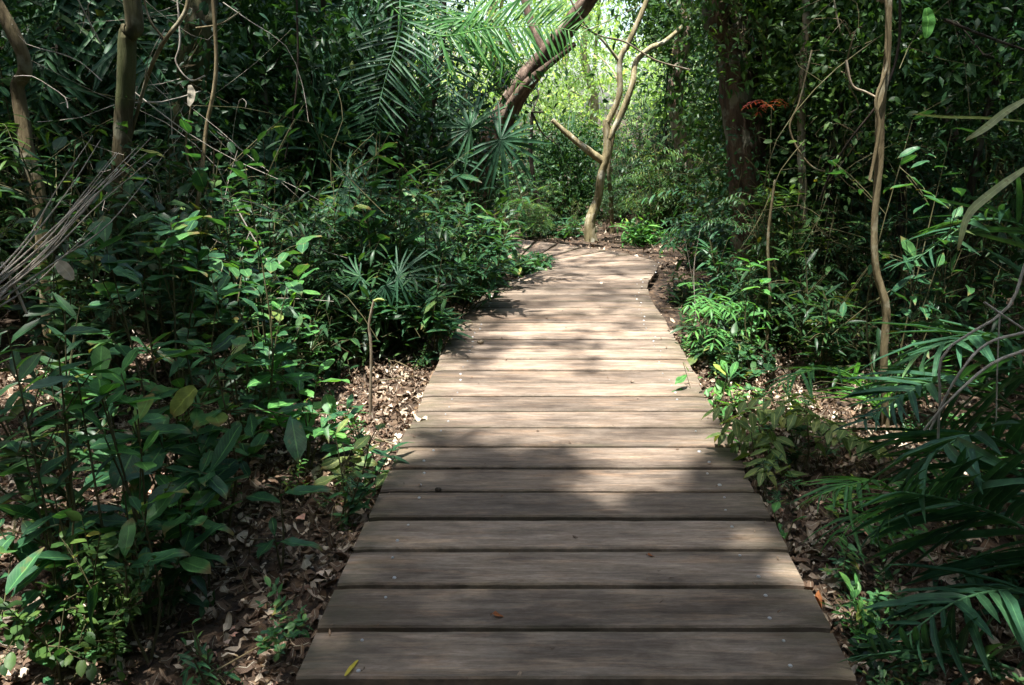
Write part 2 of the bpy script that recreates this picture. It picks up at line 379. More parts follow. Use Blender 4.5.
def crown(blobs, leaf=.2, per=2600, clump=.42, tint=.45, mask=True, tpl=T_lo, wood=None, start=None, flat=.5):
    mb = MB()
    for (x, y, z, rx, ry, rz, *pf) in blobs:
        pr_ = int(per * (pf[0] if pf else 1)); nc = max(6, pr_ // 34); c = rng.standard_normal((nc, 3)); c = nrm(c) * rng.uniform(.25, 1., (nc, 1)) ** .6 * (rx, ry, rz) + (x, y, z)
        m = pr_ // nc
        P = (c[:, None] + rng.standard_normal((nc, m, 3)) * clump * (1, 1, flat)).reshape(-1, 3)
        ct = np.repeat(rng.standard_normal(nc) * .1, m)
        q = keep_mask(P) if mask else np.ones(len(P), bool)
        P = P[q]; n = len(P)
        strew(mb, tpl, P, rdir(n, -.2), upn(n, .55), leaf * rng.uniform(.6, 1.2, n), tint + ct[q] + .13 * rng.standard_normal(n))
    return mb
def limbs(mb, start, blobs, r, per=4, sides=6):
    start = np.asarray(start, float)
    for (x, y, z, rx, ry, rz, *pf) in blobs:
        c = np.array((x, y, z)); m = start * .5 + c * .5 + rng.standard_normal(3) * .3; m[2] = start[2] + (z - start[2]) * .62
        S = tube(mb, [start, m, c], r, r * .35, n=10, sides=sides)
        for _ in range(per):
            e = c + nrm(rng.standard_normal(3)) * (rx, ry, rz) * .8; k = rng.integers(4, 9)
            tube(mb, [S[k], (S[k] + e) / 2 + (0, 0, .15), e], r * .35, r * .1, n=6, sides=4)

# ================================================================ SETTING
# ground: one sheet out to the horizon, finer near the walk
def gsteps(a, b, near, far): 
    xs = list(np.arange(a, b + 1e-6, near)); d = near; x = b
    while x < far: d *= 1.35; x += d; xs.append(x)
    x = a; d = near; lo = []
    while x > -far: d *= 1.35; x -= d; lo.append(x)
    return np.array(lo[::-1] + xs)
gx = gsteps(-6, 6, .12, 220); gy = gsteps(-1, 14, .12, 220)
mb = MB()
V = np.array([(x, y, gz(x, y)) for y in gy for x in gx]); nx = len(gx)
i, j = np.meshgrid(np.arange(len(gy) - 1), np.arange(nx - 1), indexing='ij'); k = (i * nx + j).ravel()
mb.add(V, np.stack([k, k + 1, k + nx + 1, k + nx], 1))
m, t, N, L = nodes('forest_soil'); M['soil'] = m
tc = N('ShaderNodeTexCoord')
n = N('ShaderNodeTexNoise'); n.inputs['Scale'].default_value = 22; n.inputs['Detail'].default_value = 8; L(tc.outputs['Object'], n.inputs['Vector'])
v = N('ShaderNodeTexVoronoi'); v.inputs['Scale'].default_value = 26; L(tc.outputs['Object'], v.inputs['Vector'])
c1 = ramp(N, L, n.outputs[0], [(.3, (.02, .014, .009)), (.55, (.06, .042, .027)), (.8, (.13, .10, .07))])
c2 = ramp(N, L, v.outputs['Color'], [(.2, (.5, .45, .4)), (.9, (1.6, 1.4, 1.2))])
c1 = mixc(N, L, 1., c1, c2, 'MULTIPLY')
p = N('ShaderNodeBsdfPrincipled'); L(c1, p.inputs['Base Color']); p.inputs['Roughness'].default_value = .95
b = N('ShaderNodeBump'); b.inputs['Distance'].default_value = .03; L(n.outputs[0], b.inputs['Height']); L(b.outputs[0], p.inputs['Normal'])
L(p.outputs[0], N('ShaderNodeOutputMaterial').inputs[0])
tag(mb.build('ground', 'soil'), 'dark forest soil under the trees and fallen leaves', 'ground', kind='structure')

# weathered boards
m, t, N, L = nodes('weathered_board'); M['board'] = m
tc = N('ShaderNodeTexCoord'); oi = N('ShaderNodeObjectInfo')
ofs = N('ShaderNodeVectorMath'); ofs.operation = 'SCALE'; ofs.inputs[0].default_value = (37., 91., 13.); L(oi.outputs['Random'], ofs.inputs['Scale'])
ad = N('ShaderNodeVectorMath'); L(tc.outputs['Object'], ad.inputs[0]); L(ofs.outputs[0], ad.inputs[1])
def nz(scale, sc3, detail=6, rough=.6, dist=0.):
    mp = N('ShaderNodeMapping'); mp.inputs['Scale'].default_value = sc3; L(ad.outputs[0], mp.inputs[0])
    n = N('ShaderNodeTexNoise'); n.inputs['Scale'].default_value = scale; n.inputs['Detail'].default_value = detail
    n.inputs['Roughness'].default_value = rough; n.inputs['Distortion'].default_value = dist; L(mp.outputs[0], n.inputs['Vector']); return n.outputs[0]
grain = nz(5, (.9, 7, 1), 10, .74, .7); speck = nz(55, (.6, 1.6, 1), 8, .75); split = nz(4, (.55, 30, 1), 3, .5); fine = nz(70, (.05, 2.2, 1), 5, .7); blot = nz(3.2, (.8, 2.2, 1), 6, .6); mossn = nz(5., (.7, 2., 1), 7, .7)
wear = nz(4.5, (.5, 5., 1), 8, .72, .8)
col = ramp(N, L, grain, [(.26, (.095, .066, .048)), (.48, (.205, .165, .132)), (.76, (.37, .31, .26))])
wc = ramp(N, L, grain, [(.3, (.25, .165, .11)), (.7, (.47, .345, .245))])
wk = ramp(N, L, wear, [(.51, (0, 0, 0)), (.66, (1, 1, 1))])
col = mixc(N, L, math_(N, L, 'MULTIPLY', wk, .8), col, wc)
col = mixc(N, L, 1., col, ramp(N, L, blot, [(.3, (.48, .45, .43)), (.48, (.95, .93, .9)), (.7, (1.4, 1.36, 1.3))]), 'MULTIPLY')
col = mixc(N, L, 1., col, ramp(N, L, fine, [(.32, (.5, .47, .45)), (.38, (.92, .92, .92)), (.7, (1.08, 1.08, 1.07))]), 'MULTIPLY')
rr = N('ShaderNodeMapRange'); rr.inputs[3].default_value = .55; rr.inputs[4].default_value = 1.18; L(oi.outputs['Random'], rr.inputs[0])
rv = N('ShaderNodeCombineColor'); [L(rr.outputs[0], rv.inputs[a]) for a in range(3)]
col = mixc(N, L, 1., col, rv.outputs[0], 'MULTIPLY')
col = mixc(N, L, 1., col, ramp(N, L, speck, [(.3, (.78, .76, .74)), (.5, (1, 1, 1)), (.68, (1.18, 1.17, 1.15))]), 'MULTIPLY')
spk = ramp(N, L, split, [(.70, (0, 0, 0)), (.73, (1, 1, 1))])
col = mixc(N, L, math_(N, L, 'MULTIPLY', spk, .8), col, (.025, .018, .013))
kv = N('ShaderNodeTexVoronoi'); kv.inputs['Scale'].default_value = 1.; kmp = N('ShaderNodeMapping'); kmp.inputs['Scale'].default_value = (2.2, 6.5, 1); L(ad.outputs[0], kmp.inputs[0]); L(kmp.outputs[0], kv.inputs['Vector'])
kk = ramp(N, L, kv.outputs['Distance'], [(.06, (1, 1, 1)), (.13, (0, 0, 0))])
col = mixc(N, L, math_(N, L, 'MULTIPLY', kk, .6), col, (.045, .03, .02))
stn = nz(1.6, (.6, 1.6, 1), 4, .55)
col = mixc(N, L, 1., col, ramp(N, L, stn, [(.36, (.6, .57, .54)), (.5, (1, 1, 1)), (.66, (1.2, 1.17, 1.12))]), 'MULTIPLY')
# green-brown algae toward the board ends and long edges
sx = N('ShaderNodeSeparateXYZ'); L(tc.outputs['Object'], sx.inputs[0])
ex = N('ShaderNodeMapRange'); ex.inputs[1].default_value = .5; ex.inputs[2].default_value = .78; L(math_(N, L, 'ABSOLUTE', sx.outputs[0]), ex.inputs[0])
ey = N('ShaderNodeMapRange'); ey.inputs[1].default_value = .082; ey.inputs[2].default_value = .104; L(math_(N, L, 'ABSOLUTE', sx.outputs[1]), ey.inputs[0])
ek = math_(N, L, 'MAXIMUM', ex.outputs[0], math_(N, L, 'MULTIPLY', ey.outputs[0], .8))
mk = math_(N, L, 'MULTIPLY', ek, ramp(N, L, mossn, [(.42, (0, 0, 0)), (.6, (1, 1, 1))]))
col = mixc(N, L, math_(N, L, 'MULTIPLY', mk, .7), col, (.085, .08, .045))
p = N('ShaderNodeBsdfPrincipled'); L(col, p.inputs['Base Color']); p.inputs['Roughness'].default_value = .72
p.inputs['Specular IOR Level'].default_value = .3
hb = math_(N, L, 'SUBTRACT', math_(N, L, 'ADD', math_(N, L, 'MULTIPLY', speck, .6), grain), spk)
b = N('ShaderNodeBump'); b.inputs['Strength'].default_value = .6; b.inputs['Distance'].default_value = .006; L(hb, b.inputs['Height']); L(b.outputs[0], p.inputs['Normal'])
L(p.outputs[0], N('ShaderNodeOutputMaterial').inputs[0])
m, t, N, L = nodes('dull_steel'); M['steel'] = m
p = N('ShaderNodeBsdfPrincipled'); p.inputs['Base Color'].default_value = (.42, .42, .42, 1); p.inputs['Metallic'].default_value = .6; p.inputs['Roughness'].default_value = .42
L(p.outputs[0], N('ShaderNodeOutputMaterial').inputs[0])

walk = thing('boardwalk', 'weathered grey-brown plank boardwalk bending left at its far end', 'boardwalk', (0, 0, 0), kind='structure')
def ln(a): return ((-.67, a - .038), (.82, a + .038))
KEYS = [ln(.7), ln(3.), ln(5.3), ((-.52, 6.57), (.80, 6.66)), ((-.10, 7.5), (1.03, 7.78)), ((-.04, 7.72), (1.0, 8.08)), ((-.01, 7.87), (.80, 8.42)), ((-.12, 7.98), (.42, 8.77)),
        ((-.4, 8.1), (-.27, 9.27)), ((-1.6, 8.35), (-1.5, 9.7)), ((-3.2, 8.5), (-3.2, 9.95))]
K = np.array(KEYS).reshape(-1, 4); Ks = smooth_path(np.c_[K, np.zeros((len(K), 2))][:, :3], 400); Ks2 = smooth_path(K[:, 1:4], 400)
LN = np.c_[Ks[:, :2], Ks2[:, 1:3]]                          # dense (xl, yl, xr, yr)
cen = (LN[:, :2] + LN[:, 2:]) / 2; arc = np.r_[0, np.cumsum(np.linalg.norm(np.diff(cen, axis=0), axis=1))]
def line_at(s): return np.array([np.interp(s, arc, LN[:, k]) for k in range(4)])
s0 = 0.0; planks = []; pi = 0
while s0 < arc[-1] - .25:
    wd = .2215 + rng.uniform(-.006, .006); gap = rng.uniform(.021, .033)
    a, b_ = line_at(s0), line_at(s0 + wd - gap); s0 += wd
    l0, r0_, l1, r1_ = a[:2], a[2:], b_[:2], b_[2:]
    cm = (l0 + r0_ + l1 + r1_) / 4; ang = math.atan2(*(((r0_ + r1_) - (l0 + l1))[::-1])) + rng.normal(0, .0012)
    ca, sa = math.cos(-ang), math.sin(-ang); dz = rng.uniform(-.0035, .0035); tilt = rng.normal(0, .006)
    def loc(q): d = q - cm; return np.array((d[0] * ca - d[1] * sa, d[0] * sa + d[1] * ca))
    l0, r0_, l1, r1_ = map(loc, (l0, r0_, l1, r1_)); j0, j1 = rng.normal(0, .004, 2)
    n = 30; V = []
    wob = np.cumsum(rng.standard_normal((n, 2)) * .0006, 0); wob -= wob.mean(0); chip = (rng.random((n, 2)) < .07) * rng.uniform(0, .004, (n, 2))
    cup = rng.uniform(-.0015, .002)
    for q in range(n):
        u = q / (n - 1); f = l0 * (1 - u) + r0_ * u; bk = l1 * (1 - u) + r1_ * u
        x0 = f[0] + (j0 if u < .5 else j1); x1 = bk[0] + (j0 if u < .5 else j1); y0 = f[1] + wob[q, 0] + chip[q, 0]; y1 = bk[1] + wob[q, 1] - chip[q, 1]
        e = .005 if 0 < q < n - 1 else .007
        zz = [-.042, -.006, 0, cup, 0, -.006, -.042]; yy = [y0, y0, y0 + e, (y0 + y1) / 2, y1 - e, y1, y1]; xx = [x0, x0, x0, (x0 + x1) / 2, x1, x1, x1]
        if q in (0, n - 1): zz = [-.042, -.01, -.003, cup - .003, -.003, -.01, -.042]
        V += list(zip(xx, yy, [z + tilt * y for z, y in zip(zz, yy)]))
    F = []
    for q in range(n - 1):
        for h in range(7): F.append((q * 7 + h, q * 7 + (h + 1) % 7, q * 7 + 7 + (h + 1) % 7, q * 7 + 7 + h))
    mb = MB(); mb.add(V, np.array(F)[:, ::-1]); mb.add(V[:7], [[0, 1, 2, 3, 4, 5, 6]]); mb.add(V[-7:], [[6, 5, 4, 3, 2, 1, 0]])
    o = mb.build('plank', 'board', walk, smooth=False); o.location = (cm[0], cm[1], dz); o.rotation_euler.z = ang; planks.append(o)
    if pi < 34:
        for sd in (-1, 1):
            for fy in (-.055, .055):
                if rng.random() < .12: continue
                bx = sd * (.745 - .155 + rng.normal(0, .012)); q = MB(); r = rng.choice([.0055, .007, .0095], p=[.4, .4, .2]); th = np.linspace(0, 2 * PI, 10, endpoint=False)
                by = fy + rng.normal(0, .007)
                R1 = np.c_[bx + r * np.cos(th), by + r * np.sin(th), np.full(10, cup)]; R2 = np.c_[bx + r * .7 * np.cos(th), by + r * .7 * np.sin(th), np.full(10, cup + .0035)]
                q.add(np.vstack([R1, R2]), [(a, (a + 1) % 10, 10 + (a + 1) % 10, 10 + a) for a in range(10)]); q.add(R2, [list(range(10))])
                q.build('screw', 'steel', o)
    pi += 1
for off in (.12, .5, .88):
    mb = MB(); S = np.array([line_at(s) for s in np.linspace(0, arc[-1], 60)]); P = S[:, :2] * (1 - off) + S[:, 2:] * off
    tube(mb, np.c_[P, np.full(60, -.10)], .052, n=60, sides=4, wob=0.); mb.build('joist', 'bark_dark', walk)

def on_walk(x, y, mrg=0.):
    if y < 6.2: return -.67 - mrg < x < .82 + mrg
    q = np.argmin((cen[:, 0] - x) ** 2 + (cen[:, 1] - y) ** 2); return (cen[q, 0] - x) ** 2 + (cen[q, 1] - y) ** 2 < (.6 + mrg) ** 2
# leaf litter
mb = MB(); P = []
def litter_pts(n, x0, x1, y0, y1):
    k = 0
    while k < n:
        x, y = rng.uniform(x0, x1), rng.uniform(y0, y1)
        if on_walk(x, y, -.03 if rng.random() < .05 else .03): continue
        P.append((x, y, gz(x, y) + rng.uniform(.0, .03))); k += 1
litter_pts(13500, -3.4, -.6, .9, 5.0); litter_pts(5500, -6, -.6, 5, 12); litter_pts(7500, .75, 3.4, .9, 5.5); litter_pts(2600, .8, 1.5, 1., 5.5); litter_pts(4500, -.5, 6, 5.5, 13)
P = np.array(P); n = len(P)
k = rng.integers(0, n, 9000); Q = P[k] + rng.normal(0, .04, (9000, 3)) * (1, 1, .15); Q = Q[[not on_walk(z[0], z[1], .0) for z in Q]]
strew(mb, [leaf_tpl([(0, .2), (.5, .35), (1, .12)], .3, .2), leaf_tpl([(0, .05), (.6, .25), (1, .3)], -.3, .1)], Q, nrm(rdir(len(Q)) * (1, 1, .3)), upn(len(Q), .4), rng.uniform(.01, .032, len(Q)), rng.beta(1.1, 1.8, len(Q)))
strew(mb, T_dry, P, nrm(rdir(n) * (1, 1, .35)), upn(n, .5), rng.uniform(.022, .075, n), rng.beta(1.1, 1.6, n))
tag(mb.build('leaf_litter', 'litter'), 'brown and pale curled dead leaves covering the soil beside the boardwalk', 'leaf litter', kind='stuff')
# twigs lying in it
mb = MB()
for _ in range(260):
    sgn = rng.choice([-1, 1]); x = rng.uniform(-3, -.75) if sgn < 0 else rng.uniform(.9, 2.8); y = rng.uniform(1., 7.5); a = rng.uniform(0, PI); l = rng.uniform(.1, .5)
    if on_walk(x, y, .02): continue
    q = np.array([(x + math.cos(a) * l * u + rng.normal(0, .01), y + math.sin(a) * l * u + rng.normal(0, .01), gz(x, y) + .03 + rng.uniform(0, .03)) for u in (-.5, 0, .5)])
    q = q[[not on_walk(z[0], z[1], .01) for z in q]]
    if len(q) > 1: tube(mb, q, rng.uniform(.0015, .005), .001, sides=4)
tag(mb.build('twig_litter', 'bark_yellow'), 'thin fallen twigs scattered over the dead leaves', 'twigs', kind='stuff')
# ground seedlings and creeping cover, too many to count
def cover(name, label, spots, mats, hrange, leaf, styles, mo=1):
    mb = MB(); lib = []
    for q in range(7):
        sty = styles[q % len(styles)]; lib.append(plant(h=1., spread=.4, stems=int(rng.integers(2, 4)), leaf=leaf, style=sty, tpl=[T_la, T_ov, T_ro, T_ob][q % 4] if sty != 'pin' else T_la, sub=2, r=.004, dens=.9))
    for (x, y) in spots:
        a, b = lib[rng.integers(7)]; h = rng.uniform(*hrange); rz = rng.uniform(0, 6.28)
        mb.merge(a, (x, y, gz(x, y)), rz, h); mb.merge(b, (x, y, gz(x, y)), rz, h, rng.normal(0, .1), 1 + int(rng.integers(0, len(mats) - 1)))
    return tag(mb.build(name, mats), label, 'undergrowth', kind='stuff')
def scatter(n, x0, x1, y0, y1, mrg=.1, avoid=None):
    o = []
    while len(o) < n:
        x, y = rng.uniform(x0, x1), rng.uniform(y0, y1)
        if not on_walk(x, y, mrg) and not (avoid and avoid(x, y)): o.append((x, y))
    return o

# ================================================================ TREES
def tree(name, label, path, r0, r1, mat='bark', blobs=(), leaf=.2, per=2600, lmat='leaf_crown', group=None, limbr=None, cat='tree', sides=14, lump=.1, fork=(), clump=.42, roots=0, tint=.45, mask=True, flat=.5, limbper=3):
    P = [np.asarray(p, float) for p in path]; base = P[0].copy()
    g = gz(base[0], base[1]); base[2] = g; P[0] = np.array((P[0][0], P[0][1], g - .06))
    t = thing(name, label, cat, base, group)
    mb = MB(); S = tube(mb, P, r0, r1, n=len(P) * 9, sides=sides + 4, wob=.07, lump=lump)
    rb = r0 if np.isscalar(r0) else r0[0]
    if roots:
        for a in rng.uniform(0, 6.28, roots):
            d = np.array((math.cos(a), math.sin(a), 0)); q = S[0] * (1, 1, 0) + (0, 0, g)
            tube(mb, [q + (0, 0, rb * 2.2), q + d * rb * 1.3 + (0, 0, rb * .7), q + d * rb * 3.2 - (0, 0, .03)], rb * .42, rb * .15, n=8, sides=7)
    mb.build('trunk', mat, t, base)
    if len(blobs) or len(fork):
        mb = MB()
        for f in fork: tube(mb, f[0], f[1], f[2], sides=9, wob=.06, lump=.08, n=len(f[0]) * 6)
        if len(blobs): limbs(mb, S[-1], blobs, limbr or (r1 if np.isscalar(r1) else r1[-1]) * .8, per=limbper)
        mb.build('branches', mat, t, base)
    if len(blobs): crown(blobs, leaf=leaf, per=per, clump=clump, tint=tint, mask=mask, flat=flat).build('crown', lmat, t, base)
    return t
def B(x, y, z=6.6, r=2.5, rz=1.2, f=1.): return (x, y, z, r, r, rz, f)
def up(p, *q): return [p] + [np.asarray(p) + np.asarray(a) for a in q]

a = at
tree('leaning_tree', 'pale curved leaning trunk at the left edge, behind the dry frond stalks', [a(46, 330, 4.6), a(40, 205, 4.6), a(28, 150, 4.6), a(18, 90, 4.6), a(6, 20, 4.5), (-3.7, 4.2, 3.6), (-3.9, 4, 5.4)], .042, .03, 'bark_yellow', [B(-5, 3, 6.4), B(-6.5, -.5)], limbr=.05)
tree('straight_tree', 'upright olive-brown mossy trunk standing in the left background', [a(117, 380, 4.4), a(120, 215, 4.4), a(123, 120, 4.4), a(127, 40, 4.4), a(125, -40, 4.4), (-2.6, 4.7, 5.)], .05, .042, 'bark_moss', [B(-3, 6.5, 6.4), B(-6.5, 6.5, 6.8)])
tree('slender_tree', 'thin dark trunk between the leaning pale trunk and the olive one', [a(70, 300, 7.2), a(78, 160, 7.2), a(84, 60, 7.2), a(80, -30, 7.2), (-4.4, 7.4, 5.5)], .045, .03, 'bark_dark', [B(-6.5, 10, 6.6), B(-10, 6.5, 6.8)])
tree('vine_covered_tree', 'broad dark mossy trunk wrapped in tangled vines on the left', [a(185, 300, 5.6), a(183, 200, 5.6), a(185, 110, 5.6), a(196, 30, 5.6), a(200, -50, 5.7), (-2.3, 5.8, 5.2)], [.13, .11, .095, .085, .08, .07], .06, 'bark_moss', [B(-3.6, 2.6, 6.9, 2.2, 1.2, 1.3), B(-3.4, 1.2, 6.9, 2.2)], roots=5, lump=.3, limbr=.03)
tree('bent_tree', 'massive dark trunk leaning right over the bend with pinkish upper bark', [a(462, 240, 9.4), a(478, 175, 9.4), a(508, 105, 9.4), a(545, 55, 9.2), a(577, 15, 9.0), a(606, -30, 8.8), a(622, -70, 8.8)], [.17, .15, .13, .10, .085, .075, .07], .07, 'bark_bent', [B(1.2, 8.2, 7.4, 2.2), B(-3, 10, 7.2)],
     fork=[([a(545, 55, 9.2), a(530, 20, 9.3), a(520, -20, 9.4)], .05, .04), ([a(498, 125, 9.3), a(522, 88, 9.2), a(552, 62, 9.1), a(575, 44, 9.)], .06, .025)], lump=.18)
tree('forked_tree', 'slim pale tree with a forked crown standing just beyond the bend', [a(591, 240, 10.0), a(590, 222, 10.), a(598, 198, 10.02), a(601, 175, 9.98), a(607, 150, 10.), a(606, 120, 10.)], [.085, .06, .048, .052, .045], .042, 'bark_olive',
     fork=[([a(608, 122, 10.), a(619, 95, 10.), a(620, 60, 10.), a(630, 40, 10.), a(650, -10, 10.), a(655, -60, 10.)], .04, .026),
           ([a(609, 138, 10.), a(622, 112, 10.), a(632, 85, 10.), a(636, 62, 10.1), a(650, 48, 10.2), a(664, 42, 10.3), a(690, 20, 10.5)], .042, .026),
           ([a(604, 162, 10.), a(590, 152, 9.95), a(572, 138, 9.9), a(552, 120, 9.85)], [.05, .047, .04, .036, .024], .02),
           ([a(620, 62, 10.), a(600, 38, 9.9), a(575, 22, 9.8)], .02, .008), ([a(622, 90, 10.), a(612, 70, 10.2), a(598, 55, 10.4)], .012, .006)])
tree('thin_tree', 'thin ochre stem beside the forked tree beyond the bend', [a(612, 240, 10.6), a(611, 200, 10.6), a(609, 165, 10.5), a(618, 110, 10.5)], .03, .02, 'bark_yellow')
tree('pale_tree', 'pale patchy trunk right of the forked tree, leafy above', [a(694, 250, 10.8), a(688, 185, 10.8), a(679, 130, 10.8), a(676, 90, 10.8), a(685, 20, 10.8), a(682, -40, 10.8)], [.10, .10, .09, .10, .10, .08], .08, 'bark_pink', [B(4.6, 12.6, 6.6, 2.), (1.75, 10.9, 3.3, .4, .4, .6, .5), (1.9, 10.6, 4.6, .9, .8, .9)], per=1300, leaf=.13)
tree('big_dark_tree', 'thick dark brown trunk right of the bend', [a(754, 300, 6.3), a(750, 200, 6.3), a(741, 110, 6.3), a(732, 30, 6.3), a(728, -30, 6.3), (1.9, 6.6, 5.5)], [.16, .145, .135, .13, .125, .12], .12, 'bark', [B(4, 7.6, 6.8), B(1.7, 5.6, 8., 2.1), B(4.4, 11)], roots=5, lump=.15)
tree('pale_slim_tree', 'slim pale spotted stem rising among bright leaves on the right', [a(770, 390, 5.6), a(802, 230, 5.6), a(801, 150, 5.6), a(803, 70, 5.6), a(806, 0, 5.6), a(800, -60, 5.6)], .028, .022, 'bark_pale', lump=.05)
tree('winding_tree', 'slim winding ochre trunk in front on the right', [a(882, 470, 3.9), a(884, 360, 3.9), a(886, 310, 3.9), a(876, 270, 3.9), a(874, 225, 3.9), a(879, 160, 3.9), a(880, 110, 3.9), a(887, 60, 3.9), a(889, 0, 3.9), a(893, -60, 3.9), (1.9, 3.9, 4.4)], [.018, .018, .019, .016, .015, .018, .021, .014, .013, .013, .013], .013, 'bark_yellow', [B(2.2, 3.6, 7.8, 2.)], lump=.12, limbr=.02)
tree('shadowed_tree', 'dark trunk at the lower right edge of the view', [a(1062, 690, 2.5), a(1052, 520, 2.6), a(1062, 330, 2.7), a(1070, 160, 2.8), a(1080, 0, 2.9), (2.2, 3., 4.5)], [.085, .075, .07, .065, .06, .06], .06, 'bark_dark', [B(4.5, 3., 6.9), B(4, -.5, 6.8)])
for px, py, Y, r, lab, bl in [
    (232, 300, 8.5, .05, 'dark slender trunk behind the vine-covered trunk', [B(-1.6, 13.5, 6.8)]),
    (296, 300, 7.6, .03, 'very thin dark stem in the shade left of the fan palms', []),
    (352, 280, 9., .06, 'dim grey trunk in the shade behind the left fan palms', [B(-6.5, 13.5, 6.8)]),
    (398, 260, 10.4, .07, 'dim trunk half hidden behind hanging palm fronds', []),
    (432, 255, 8.2, .028, 'thin upright stem rising behind the shrubs left of the bend', []),
    (762, 330, 6.3, .035, 'slim brown stem close right of the thick dark trunk', []),
    (838, 340, 7.6, .07, 'dark upright trunk behind the winding ochre trunk', [B(7.5, 7.5, 6.8), B(8, 11.5)]),
    (915, 350, 8.4, .05, 'thin dark trunk in deep shade right of the winding trunk', [B(7.6, 3.8, 6.8)]),
    (958, 340, 7., .06, 'dim trunk in deep shade behind the right palm fronds', [B(8, -.5), B(11, 5)]),
    (990, 340, 9.5, .08, 'farthest dim trunk at the right edge of the forest', [B(11, 9)]),
    (20, 330, 9., .08, 'dim thick trunk deep in the shade at the far left', [B(-10, 10), B(-10, 13.5)]),
    (158, 320, 9.6, .06, 'dim straight trunk behind the olive mossy trunk', [B(-10, 2.5, 6.8)])]:
    j = rng.normal(0, 9, 4)
    bl = bl + [(b[0] * .85, b[1] - .8, 4.9, 1.9, 1.9, .8, .8) for b in bl if abs(b[0]) > 3]  # lower crown layer added to darken the forest sides
    tree('background_tree', lab, [a(px, py, Y), a(px + j[0], py - 120, Y), a(px + j[1], 80, Y), a(px + j[2], -10, Y), a(px + j[3], -120, Y) * (1, 1, 0) + (0, 0, 5.2)], r, r * .7, 'bark_dark', bl, limbr=r * .8)
tree('added_canopy_tree', 'unseen tree added with thin open crown whose shadow dapples the middle of the walk', [(-2.9, 3.6, 0), (-2.8, 3.6, 2.5), (-2.4, 3.6, 5.4)], .06, .045, 'bark_moss', [B(-1.1, 3.2, 8.9, 2.1, 1., .3), B(-.9, 5.2, 8.8, 2.1, 1., .38), B(-2.6, 4.2, 8.2, 1.8, 1., .8)], leaf=.13, per=2600, clump=.5, limbr=.010, limbper=1)  # out-of-view tree added to dapple the walk with shadow
# two unseen trees added behind the viewer, crowns overhead to shade the planks
tree('added_canopy_tree', 'unseen tall tree added behind the viewer on the left to shade the near planks', [(-1.6, -1.2, 0), (-1.5, -1.2, 2.5), (-1.2, -1.0, 5)], .16, .11, 'bark', [B(-1.2, .7, 7, 2.0, 1.2, 2.2), B(-3, -1.6, 7), B(.2, -.9, 7.6, 2.3, 1.2, 2.)], per=2600)
tree('added_canopy_tree', 'unseen tall tree added behind the viewer on the right to shade the near planks', [(2.3, -.8, 0), (2.3, -.9, 2.5), (1.9, -.7, 5)], .16, .11, 'bark', [B(1.9, 1.0, 7.2, 2.2), B(.1, .3, 8.6, 2.0, 1.2, 2.), B(4.5, -3, 7)], per=2600)

# ================================================================ FAR GREEN AND MASSES NOBODY COULD COUNT
def mass(name, label, blobs, per, leaf, mat, clump, mask, cat='foliage', tint=.45, flat=.8):
    return tag(crown(blobs, leaf=leaf, per=per, clump=clump, tint=tint, mask=mask, flat=flat).build(name, mat), label, cat, kind='stuff')
def ring(r0, r1, z1, a0, a1, n):
    o = []
    for _ in range(n):
        an = math.radians(rng.uniform(a0, a1)); r = rng.uniform(r0, r1)
        o.append((r * math.sin(an), 4 + r * math.cos(an), rng.uniform(.3, z1), 1.9, 1.9, 1.3))
    return o
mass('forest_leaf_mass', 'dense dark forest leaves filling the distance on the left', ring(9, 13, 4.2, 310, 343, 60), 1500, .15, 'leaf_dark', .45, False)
mass('forest_leaf_mass', 'dark forest leaves far out on the left, added to block side light', ring(8.5, 13, 6.5, 203, 320, 95), 520, .36, 'leaf_dark', .55, False)  # outer leaf wall added to hold back horizon light
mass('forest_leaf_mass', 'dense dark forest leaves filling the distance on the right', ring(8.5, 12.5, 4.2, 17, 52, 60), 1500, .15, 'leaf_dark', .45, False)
mass('forest_leaf_mass', 'dark forest leaves far out on the right, added to block side light', ring(8.5, 13, 6.5, 40, 157, 90), 520, .36, 'leaf_dark', .55, False)  # matching wall added against light from the right
mass('forest_leaf_mass', 'dark forest leaves added unseen behind the start of the boardwalk to block light', ring(8, 12, 5.5, 150, 210, 36), 500, .34, 'leaf_dark', .55, False)  # unseen leaf wall added behind the viewer to keep light out
# sunlit wood past the clearing: individual trees
far = [(-6.3, 18.5, 'broad sunlit tree beyond the bend, left of the forked tree'), (-3.6, 20.5, 'bright yellow-green tree directly behind the bent pink trunk'),
       (-1.2, 17.2, 'low bright tree just left behind the forked tree'), (.8, 21.5, 'tall pale sunlit tree seen through the fork of the forked tree'),
       (2.6, 17.6, 'bright leafy tree behind the fork on its right'), (4.8, 20.2, 'sunlit tree behind the pale patchy trunk'), (7.3, 18., 'sunlit tree behind the thick dark trunk')]
for i, (x, y, lab) in enumerate(far):
    h = rng.uniform(3.0, 4.2)
    bl = [(x + rng.normal(0, .9), y + rng.normal(0, .7), z, 1.4, 1.2, .8) for z in (.8, 1.7, 2.6, 3.5, 4.5)]
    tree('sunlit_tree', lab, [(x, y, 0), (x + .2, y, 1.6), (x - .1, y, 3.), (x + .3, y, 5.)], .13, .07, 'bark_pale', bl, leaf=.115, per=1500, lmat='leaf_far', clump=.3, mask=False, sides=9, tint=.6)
mass('far_wood', 'far wood past the bend, haze painted into its pale green leaves', [(x, rng.uniform(27, 31), z, 2.2, 1.6, 1.4) for x in np.arange(-15, 16, 2.2) for z in (.8, 2.4)], 300, .36, 'leaf_far', .5, False, tint=.7)

